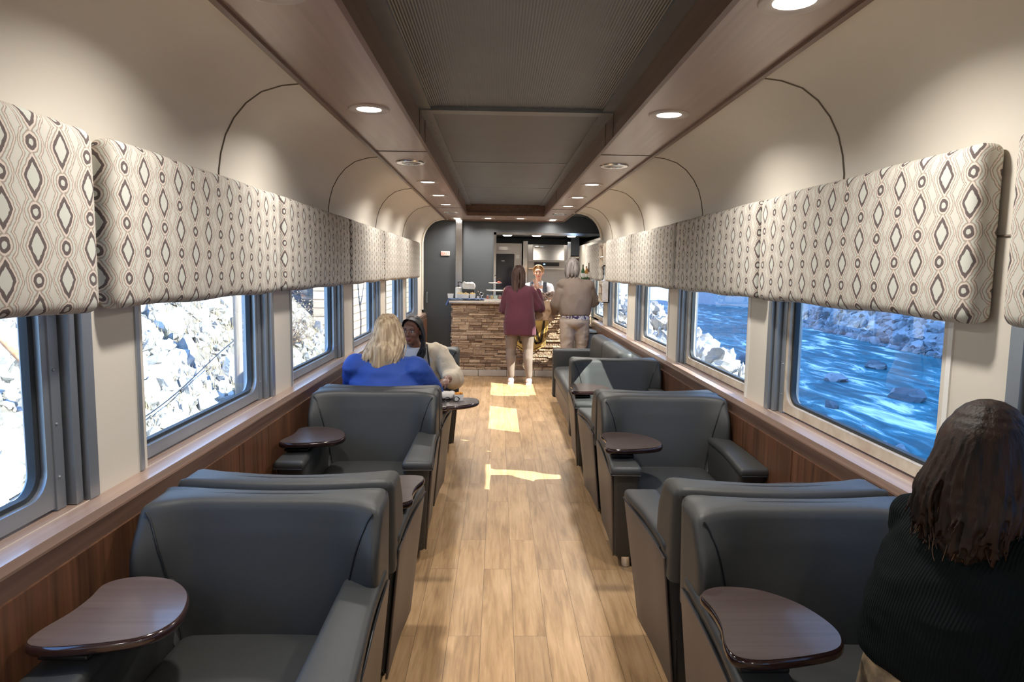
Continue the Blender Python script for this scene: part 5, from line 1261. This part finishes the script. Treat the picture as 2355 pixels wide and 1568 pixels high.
# ---- attendant behind the bar, facing the room
def attendant():
    t = thing('person', 'smiling attendant with fair tied hair, white shirt and dark vest behind the bar', 'person', (.545, 10.88, 0), PI - .12)
    I = Matrix.Identity(3); skin = skinmat('skin_peach', (.74, .42, .30)); hd = Vector((0, .03, 1.535)); Bh = Euler((-.06, .06, 0)).to_matrix()
    sh = {-1: Vector((-.175, 0, 1.30)), 1: Vector((.175, 0, 1.30))}; el = {-1: Vector((-.215, .06, 1.13)), 1: Vector((.215, .04, 1.10))}; ha = {-1: Vector((-.155, .26, 1.175)), 1: Vector((.10, .25, 1.16))}
    mb = MB(); torso(mb, (0, 0, .92), (0, 0, 1.27), I, .92); mb.cap((0, 0, 1.30), hd + Vector((0, -.01, -.06)), .048, .044); head_prims(mb, hd, Bh)
    for s in (-1, 1): chain(mb, [sh[s], el[s], ha[s]], [.044, .034, .023]); hand(mb, ha[s], (-.2*s, .9, -.05), (0, .1, 1), .5, .92, s); chain(mb, [Vector((s*.09, 0, .86)), Vector((s*.10, .01, .48)), Vector((s*.10, -.02, .08))], [.085, .055, .035]); mb.cap((s*.1, -.03, .035), (s*.1, .13, .03), .033, .028)
    bpart('body', mb, skin, t, voxel=.0055, it=3)
    face_parts(hd, Bh, t, (.12, .16, .2), (.55, .13, .12), (.16, .09, .05))
    mb = MB(); mb.ell((0, 0, 1.02), (.165, .125, .15)); mb.ell((0, 0, 1.20), (.172, .125, .13)); mb.cap((-.14, 0, 1.315), (.14, 0, 1.315), .062, .062)
    for s in (-1, 1): chain(mb, [sh[s], sh[s]*.35+el[s]*.65], [.068, .068]); mb.cap((s*.05, .05, 1.33), (s*.02, .075, 1.375), .026, .020)
    mb.cap((-.03, -.01, 1.36), (.03, -.01, 1.36), .055, .055); mb.cap((0, .065, 1.22), (0, .045, 1.31), .05, .04)
    bpart('shirt', mb, mat('white_shirt', (.70, .73, .80), .8), t, voxel=.007, it=4, wr=.004)
    mb = MB(); mb.ell((0, 0, 1.02), (.172, .134, .16)); mb.ell((0, 0, 1.17), (.168, .136, .13))
    for s in (-1, 1): mb.cap((s*.095, .085, 1.20), (s*.105, .03, 1.365), .045, .032); mb.cap((s*.105, -.03, 1.36), (s*.1, -.08, 1.2), .032, .04)
    bpart('vest', mb, mat('dark_vest', (.025, .03, .045), .7), t, voxel=.007, it=3, wr=.002)
    mb = MB()
    for s in (-1, 1): chain(mb, [Vector((s*.09, 0, .88)), Vector((s*.10, .01, .48)), Vector((s*.10, -.02, .06))], [.11, .075, .06])
    mb.ell((0, 0, .90), (.172, .13, .10)); bpart('trousers', mb, M['black'], t, voxel=.01)
    mb = MB(); mb.prism([(-.018, 1.06), (.018, 1.06), (.012, 1.30), (-.012, 1.30)], .135, .142, axis='Y'); part('neck_tie', mb, mat('purple_tie', (.12, .06, .28), .5), t)
    mb = MB(); mb.rbox((-.095, .145, 1.21), (.055, .006, .018), .003, (1, 1, 1)); part('name_badge', mb, M['chrome'], t)
    mb = MB(); mb.ell(hd + Bh @ Vector((0, -.022, .038)), (.083, .098, .092)); mb.ell(hd + Bh @ Vector((0, -.115, .0)), (.04, .035, .045)); rnd = random.Random(3)
    for i in range(40):
        s = (-1, 1)[i % 2]; f = rnd.random(); P = lambda x, y, z: hd + Bh @ Vector((x, y, z))
        strand(mb, [P(s*.006, .072-.05*f, .112+.012*f), P(s*(.050), .060-.06*f, .108), P(s*.083, .030-.05*f, .055), P(s*.084, -.045, .02), P(s*.03, -.11, .0)], .0075, wave=0, n=20)
    bpart('hair', mb, hairmat('honey_hair', (.26, .13, .05), (.56, .34, .17)), t, voxel=.0045, it=1)
attendant()

# ---- two women seated facing each other on the left
def woman_blue():
    t = thing('person', 'seated woman in a bright blue top with long wavy blonde hair, seen from behind', 'person', (-.865, 4.52, 0), -.10)
    I = Matrix.Identity(3); skin = skinmat('skin_fair_3', (.62, .38, .28)); Bt = Euler((-.12, .05, 0)).to_matrix(); hd = Vector((.0, .14, 1.145)); Bh = Euler((-.1, 0, -.25)).to_matrix()
    pel = Vector((0, -.02, .55)); ch = Vector((0, .09, .86)); sh = {-1: Vector((-.20, .08, .895)), 1: Vector((.20, .08, .885))}; el = {-1: Vector((-.265, .24, .68)), 1: Vector((.285, .26, .69))}; ha = {-1: Vector((-.15, .45, .60)), 1: Vector((.17, .46, .72))}
    kn = {-1: Vector((-.12, .45, .50)), 1: Vector((.12, .45, .50))}; an = {-1: Vector((-.12, .46, .09)), 1: Vector((.12, .46, .09))}
    mb = MB(); torso(mb, pel, ch, Bt, 1.02, 1.08); mb.cap(ch + Vector((0, .01, .05)), hd + Vector((0, -.01, -.06)), .056, .05); head_prims(mb, hd, Bh)
    for s in (-1, 1):
        chain(mb, [sh[s], el[s], ha[s]], [.052, .042, .027]); hand(mb, ha[s], (-.3*s, 1, -.1), (0, .1, 1), .5, .95, s)
        chain(mb, [Vector((s*.1, .02, .53)), kn[s], an[s]], [.095, .062, .038]); mb.cap(an[s] + Vector((0, -.01, -.045)), an[s] + Vector((0, .12, -.055)), .034, .03)
    bpart('body', mb, skin, t, voxel=.0065)
    mb = MB(); torso(mb, pel + Vector((0, 0, -.02)), ch, Bt, 1.08, 1.18, .028, .03)
    mb.cap((-.19, .08, .905), (.19, .08, .895), .082, .082); mb.cap((0, .09, .94), (0, .10, .975), .075, .06)
    for s in (-1, 1): chain(mb, [sh[s], el[s], el[s]*.3+ha[s]*.7], [.100, .085, .052])
    bpart('blue_top', mb, mat('royal_blue_jersey', (.018, .065, .33), .75, var=.12, vscale=3), t, voxel=.009, it=6, wr=.010, wdir=(5, 5, 10), seed=8)
    mb = MB(); mb.ell((0, .0, .52), (.21, .17, .10))
    for s in (-1, 1): chain(mb, [Vector((s*.11, .03, .53)), kn[s], an[s]+Vector((0, 0, .03))], [.105, .080, .065])
    bpart('trousers', mb, mat('dark_trousers', (.03, .03, .04), .8), t, voxel=.01, it=4)
    for s in (-1, 1): mb = MB(); a = an[s]; mb.cap(a + Vector((0, -.02, -.045)), a + Vector((0, .14, -.055)), .040, .034); bpart('shoe', mb, M['black'], t, voxel=.007)
    blond = hairmat('blonde_hair', (.24, .16, .09), (.66, .51, .34), 60); mb = MB(); rnd = random.Random(17)
    mb.ell(hd + Vector((0, -.012, .028)), (.090, .106, .098)); mb.ell(hd + Vector((0, -.062, -.065)), (.096, .058, .13)); mb.cap(hd + Vector((-.01, -.085, -.12)), hd + Vector((-.035, -.115, -.22)), .080, .055)
    for i in range(210):
        a = lerp(-1.75, 1.75, (i+rnd.random())/210); x = math.sin(a); y = -math.cos(a); L = rnd.uniform(.26, .37)*(1-.18*abs(a)/1.75); sp_ = rnd.uniform(.9, 1.25)
        strand(mb, [hd + Vector((x*.035, y*.03, .122)), hd + Vector((x*.080, y*.088-.012, .065)), hd + Vector((x*.100*sp_, y*.105-.02, -.06)), hd + Vector((x*.115*sp_-.015, y*.075-.075, -.17)), hd + Vector((x*.12*sp_-.045, -.125+.02*rnd.random(), -L+.02))], rnd.uniform(.0035, .0070), seg=6, wave=.010, freq=rnd.uniform(8, 12), ph=a*2.2+rnd.random()*1.2, flat=.8, n=26)
    bpart('hair', mb, blond, t, voxel=.0034, it=1, fac=.35)
woman_blue()
def woman_cream():
    t = thing('person', 'seated woman with long dark braids and a cream cardigan, facing the camera', 'person', (-.805, 5.93, 0), PI)
    # local axes: she faces +y; +x is the camera's left
    skin = skinmat('skin_deep', (.23, .105, .065)); Bt = Euler((-.22, -.10, 0)).to_matrix(); hd = Vector((.012, .22, 1.055)); Bh = Euler((-.08, -.05, -.28)).to_matrix()
    pel = Vector((0, .0, .55)); ch = Vector((-.02, .12, .83)); sh = {-1: Vector((-.205, .12, .855)), 1: Vector((.175, .14, .86))}
    el = {-1: Vector((-.335, .27, .66)), 1: Vector((.24, .28, .66))}; ha = {-1: Vector((-.30, .56, .70)), 1: Vector((.16, .50, .62))}
    kn = {-1: Vector((-.12, .48, .50)), 1: Vector((.12, .48, .50))}; an = {-1: Vector((-.12, .46, .09)), 1: Vector((.12, .46, .09))}
    mb = MB(); torso(mb, pel, ch, Bt, 1.02, 1.06); mb.cap(ch + Vector((.01, .02, .05)), hd + Vector((0, -.01, -.06)), .054, .05); head_prims(mb, hd, Bh, 1.04)
    for s in (-1, 1):
        chain(mb, [sh[s], el[s], ha[s]], [.052, .044, .028]); hand(mb, ha[s], (-.1*s, 1, -.1), (0, .1, 1), .55, .95, s)
        chain(mb, [Vector((s*.1, .02, .53)), kn[s], an[s]], [.095, .062, .038]); mb.cap(an[s] + Vector((0, -.01, -.045)), an[s] + Vector((0, .12, -.055)), .034, .03)
    bpart('body', mb, skin, t, voxel=.0055, it=3)
    face_parts(hd, Bh, t, (.04, .02, .015), (.30, .10, .09), (.02, .012, .01), 1.04)
    mb = MB(); torso(mb, pel, ch, Bt, 1.04, 1.06, .014, .01); bpart('white_top', mb, mat('white_tee', (.62, .62, .64), .8), t, voxel=.009, it=4)
    cream = mat('cream_knit', (.66, .56, .42), .9, var=.10, vscale=6, bump=.3, bscale=90)
    mb = MB()
    for s in (-1, 1):
        mb.cap(ch + Vector((s*.135, .035, .02)), pel + Vector((s*.165, .07, .0)), .068, .085); mb.cap(ch + Vector((s*.10, -.02, .02)), pel + Vector((s*.10, -.03, .0)), .09, .115)
        chain(mb, [sh[s], el[s], el[s]*.45+ha[s]*.55], [.080, .092, .060])
    mb.cap(ch + Vector((-.16, -.01, .040)), ch + Vector((.16, -.01, .040)), .070, .070)
    bpart('cardigan', mb, cream, t, voxel=.009, it=6, wr=.015, wdir=(8, 8, 7), seed=5)
    mb = MB(); pts = [ch + Vector((-.085, .055, .105)), ch + Vector((-.105, .128, .0)), ch + Vector((-.12, .150, -.13)), pel + Vector((-.13, .165, .02))]; mb.tube(crom(pts, 6, False), .008, 8, True, 1); part('black_trim', mb, M['black'], t)
    mb = MB(); mb.ell((0, .0, .52), (.20, .16, .10))
    for s in (-1, 1): chain(mb, [Vector((s*.11, .03, .53)), kn[s], an[s]+Vector((0, 0, .03))], [.105, .080, .065])
    bpart('trousers', mb, mat('dark_trousers_2', (.03, .03, .04), .8), t, voxel=.01, it=4)
    for s in (-1, 1): mb = MB(); a = an[s]; mb.cap(a + Vector((0, -.02, -.045)), a + Vector((0, .14, -.055)), .040, .034); bpart('shoe', mb, M['black'], t, voxel=.007)
    mb = MB(); rnd = random.Random(23); P = lambda x, y, z: hd + Bh @ Vector((x, y, z))
    mb.ell(P(0, -.026, .040), (.084, .096, .088), rot=Bh); mb.ell(P(0, -.07, -.04), (.075, .05, .09), rot=Bh)
    for s in (-1, 1):
        n = 24 if s < 0 else 16
        for i in range(n):
            f = i/n
            strand(mb, [P(.012, .078-.10*f, .108+.015*f), P(s*(.050+.01*f), .070-.09*f, .092), P(s*.083, .030-.07*f, .03), P(s*(.094+.010*(i % 3)/2), .020-.05*f, -.06), P(s*(.085+.045*(i % 5)/4), .050-.04*f, -.15), P(s*(.070+.060*(i % 5)/4), .095-.02*f, -.22), P(s*(.060+.065*(i % 5)/4), .118-.02*f, -.30), P(s*(.060+.060*(i % 5)/4), .130-.02*f, (-.40 if s < 0 else -.30)+.05*rnd.random())], .0052, seg=8, wave=.0025, freq=34, ph=rnd.random()*6, flat=1, n=48)
    bpart('braids', mb, hairmat('black_hair', (.004, .0035, .004), (.014, .012, .013)), t, voxel=.0032, it=1)
woman_cream()

# ---- things on the swung-out tablet between them
TZ = .6700
t = thing('snack_dish', 'square white dish of orange crisps on the tablet swung into the aisle', 'dish', (-.365, 4.66, TZ), .1); k = .032; mb = MB()
for a, b_ in (((-1, -1), (1, -1)), ((1, -1), (1, 1)), ((1, 1), (-1, 1)), ((-1, 1), (-1, -1))):
    A0, B0, A1, B1 = Vector((a[0]*k*.8, a[1]*k*.8, 0)), Vector((b_[0]*k*.8, b_[1]*k*.8, 0)), Vector((a[0]*k, a[1]*k, .044)), Vector((b_[0]*k, b_[1]*k, .044)); P_ = [A0, B0, B1, A1]; Q = [Vector((p.x*.92, p.y*.92, p.z + (0 if p.z else .004))) for p in P_]
    mb.add(P_+Q, [(0,1,2,3), (4,7,6,5), (3,2,6,7), (0,4,5,1), (1,5,6,2), (0,3,7,4)])
mb.box(-k*.8, k*.8, -k*.8, k*.8, 0, .004); part('dish', mb, M['white'], t, 0)
mb = MB(); rnd = random.Random(4)
for i in range(34): mb.ell((rnd.uniform(-k*.75, k*.75), rnd.uniform(-k*.75, k*.75), rnd.uniform(.030, .052)), (.011, .007, .004), rot=Euler((rnd.random()*3, rnd.random()*3, 0)).to_matrix(), seg=7, rings=5)
part('crisps', mb, mat('orange_crisps', (.80, .36, .06), .6), t, 0)
mb = MB(); mb.rbox((0, 0, .028), (.10, .085, .05), .02, (8, 8, 3), lambda p: (p.x + .01*noise.noise(Vector((p.x*30, p.y*30, 3))), p.y, p.z*(1-3*abs(p.x)) + .012*noise.noise(Vector((p.x*40, p.y*40, 1)))))
o = single('napkin', mb, mat('napkin_cream', (.72, .68, .62), .9), 'crumpled white napkin beside the dish of crisps on the aisle tablet', 'napkin'); o.location = (-.445, 4.70, TZ)
t = thing('glasses', 'dark folded eyeglasses lying on the aisle tablet before the napkin', 'glasses', (-.41, 4.60, TZ+.012), .3)
for s in (-1, 1):
    mb = MB(); mb.tube([(s*.032+.022*math.cos(a), 0, .005+.016*math.sin(a)) for a in [2*PI*i/20 for i in range(21)]], .0028, 7, False); part('rim', mb, M['black'], t)
    mb = MB(); mb.tube([(s*.056, 0, .010), (s*.055, .03, .008), (s*.045, .075, 0), (s*.04, .09, -.008)], .0026, 6); part('temple', mb, M['black'], t)
mb = MB(); mb.tube([(-.012, 0, .010), (0, -.002, .014), (.012, 0, .010)], .0024, 6); part('bridge', mb, M['black'], t)

# ---- woman in black sitting on the nearest right armchair, turned to the window
def woman_black():
    ang = math.radians(-72)      # local +y (her chest) points to the window
    t = thing('person', 'woman with long brown hair and black ribbed sweater at the right edge, turned away', 'person', (.985, 1.50, 0), ang)
    skin = skinmat('skin_fair_4', (.60, .36, .27)); I = Matrix.Identity(3); Bt = Euler((-.14, -.05, 0)).to_matrix()
    pel = Vector((0, -.03, .56)); ch = Vector((.0, .03, .93)); hd = Vector((.0, .055, 1.155)); Bh = Euler((-.08, .0, .45)).to_matrix()
    sh = {-1: Vector((-.170, .05, .945)), 1: Vector((.175, .04, .945))}; el = {-1: Vector((-.22, .12, .70)), 1: Vector((.24, -.01, .705))}; ha = {-1: Vector((-.10, .33, .66)), 1: Vector((.17, .22, .66))}
    kn = {-1: Vector((.36, .10, .52)), 1: Vector((.40, -.10, .52))}; an = {-1: Vector((.43, .11, .09)), 1: Vector((.46, -.08, .09))}
    mb = MB(); torso(mb, pel, ch, Bt, .95); mb.cap(ch + Vector((0, .0, .05)), hd + Vector((0, -.01, -.06)), .050, .048); head_prims(mb, hd, Bh)
    for s in (-1, 1):
        chain(mb, [sh[s], el[s], ha[s]], [.046, .036, .025]); hand(mb, ha[s], (-.2*s, 1, -.1), (0, .1, 1), .5, .92, s)
        chain(mb, [Vector((s*.09+.02, .02, .54)), kn[s], an[s]], [.088, .058, .036]); mb.cap(an[s] + Vector((0, -.01, -.045)), an[s] + Vector((.03, .12, -.055)), .034, .03)
    bpart('body', mb, skin, t, voxel=.0065); face_parts(hd, Bh, t)
    knit = mat('black_rib_knit', (.006, .009, .009), .95, var=.3, vscale=6, spec=.08)
    nt = knit.node_tree; b = nt.nodes['Principled BSDF']; w = nt.nodes.new('ShaderNodeTexWave'); w.bands_direction = 'X'; w.inputs['Scale'].default_value = 42; w.inputs['Distortion'].default_value = 1.5; w.inputs['Detail Scale'].default_value = .6
    tcn = nt.nodes.new('ShaderNodeTexCoord'); nt.links.new(tcn.outputs['Object'], w.inputs[0]); bp = nt.nodes.new('ShaderNodeBump'); bp.inputs['Strength'].default_value = .6; bp.inputs['Distance'].default_value = .004; nt.links.new(w.outputs[0], bp.inputs['Height']); nt.links.new(bp.outputs[0], b.inputs['Normal'])
    mb = MB(); loft(mb, [((0, -.03, .655), .178, .130), ((0, -.03, .67), .192, .145), ((0, -.02, .76), .188, .150), ((0, .0, .86), .180, .140), ((0, .03, .94), .178, .115), ((0, .04, 1.00), .150, .085), ((0, .03, 1.035), .095, .075), ((0, .04, 1.07), .058, .055)])
    mb.cap((-.14, .035, .960), (.14, .035, .960), .070, .070)
    for s in (-1, 1): chain(mb, [sh[s]+Vector((-s*.02, .02, -.02)), el[s]*.5+sh[s]*.5, el[s], ha[s]], [.066, .070, .080, .052])
    mb.cap(el[1] + Vector((.0, -.01, -.02)), el[1]*.6+ha[1]*.4, .085, .07)
    bpart('sweater', mb, knit, t, voxel=.008, it=6, wr=.009, wdir=(6, 6, 13), seed=2)
    denim = mat('khaki_camo_denim', (.46, .33, .19), .85, col2=(.10, .075, .05), vscale=22)
    mb = MB(); loft(mb, [((0, -.03, .45), .15, .12), ((0, -.03, .50), .185, .150), ((0, -.03, .58), .180, .142), ((0, -.03, .675), .168, .128), ((0, -.03, .70), .165, .125)])
    for s in (-1, 1): chain(mb, [Vector((s*.09+.02, .03, .54)), kn[s], an[s]+Vector((0, 0, .03))], [.10, .075, .062])
    bpart('jeans', mb, denim, t, voxel=.007, it=4, wr=.003)
    mb = MB()
    for a in (-1.9, -1.2, -2.6): x = .170*math.cos(a); y = -.03+.130*math.sin(a); mb.cap((x, y, .665), (x*1.01, y*1.01, .705), .007, .007, 6)
    part('belt_loop', mb, mat('loop_tan', (.50, .38, .20), .8), t)
    for s in (-1, 1): mb = MB(); a = an[s]; mb.cap(a + Vector((0, -.02, -.045)), a + Vector((.03, .14, -.055)), .040, .034); bpart('shoe', mb, M['black'], t, voxel=.007)
    mb = MB(); rnd = random.Random(31); P = lambda x, y, z: hd + Bh @ Vector((x, y, z))
    mb.ell(P(0, -.014, .030), (.094, .112, .098), rot=Bh); mb.ell(P(0, -.005, .055), (.085, .100, .088), rot=Bh); mb.ell(P(0, -.070, -.06), (.092, .062, .12), rot=Bh); mb.cap(P(0, -.07, -.1), P(.0, -.085, -.18), .085, .06)
    for i in range(300):
        a = lerp(-2.1, 2.1, (i+rnd.random())/300); x = math.sin(a); y = -math.cos(a); L = rnd.uniform(.17, .235)*(1-.10*abs(a)/2.1); k = rnd.uniform(.92, 1.08)
        strand(mb, [P(x*.03, y*.03, .132), P(x*.084, y*.098-.012, .07), P(x*.108*k, y*.122*k-.01, -.04), P(x*.116*k, y*.130*k-.015, -.12), P(x*.118*k+rnd.gauss(0, .008), y*.125*k-.015+rnd.gauss(0, .008), -L)], rnd.uniform(.003, .0068), seg=6, wave=rnd.uniform(.004, .013), freq=rnd.uniform(7, 11), ph=a*2+rnd.random()*1.5, flat=.8, n=30)
    bpart('hair', mb, hairmat('dark_auburn_hair', (.004, .003, .002), (.034, .015, .008), 50), t, voxel=.0036, it=1, fac=.35)
    mb = MB()
    for i in range(60):
        a = rnd.uniform(-2.2, 2.2); x = math.sin(a); y = -math.cos(a); L = rnd.uniform(.1, .33); k = rnd.uniform(1.05, 1.4)
        k = 1 + .25*(k-1); strand(mb, [P(x*.095, y*.11, .03), P(x*.112*k, y*.125*k, -.08), P(x*.116*k, y*.13*k, -.10-L*.4)], .0005, 5, wave=.006, freq=11, ph=rnd.random()*6, flat=1)
    part('loose_strands', mb, mat('auburn_strand', (.14, .075, .04), .5), t)
woman_black()
t = thing('handbag', 'dark blue zipped bag with a chrome clip on the lap of the woman in black', 'bag', (1.075, 1.42, .66), -.5)
mb = MB(); mb.rbox((0, 0, .06), (.22, .14, .17), .035, (5, 4, 4)); part('bag_body', mb, mat('navy_bag', (.02, .03, .055), .5), t)
mb = MB(); mb.tube([(-.09, -.073, .115), (.09, -.073, .115)], .004, 6); part('zip', mb, M['chrome'], t)
mb = MB(); mb.tube([(-.085+.012*math.cos(a), -.078, .135+.016*math.sin(a)) for a in [2*PI*i/14 for i in range(15)]], .003, 6, False); part('clip', mb, M['chrome'], t)
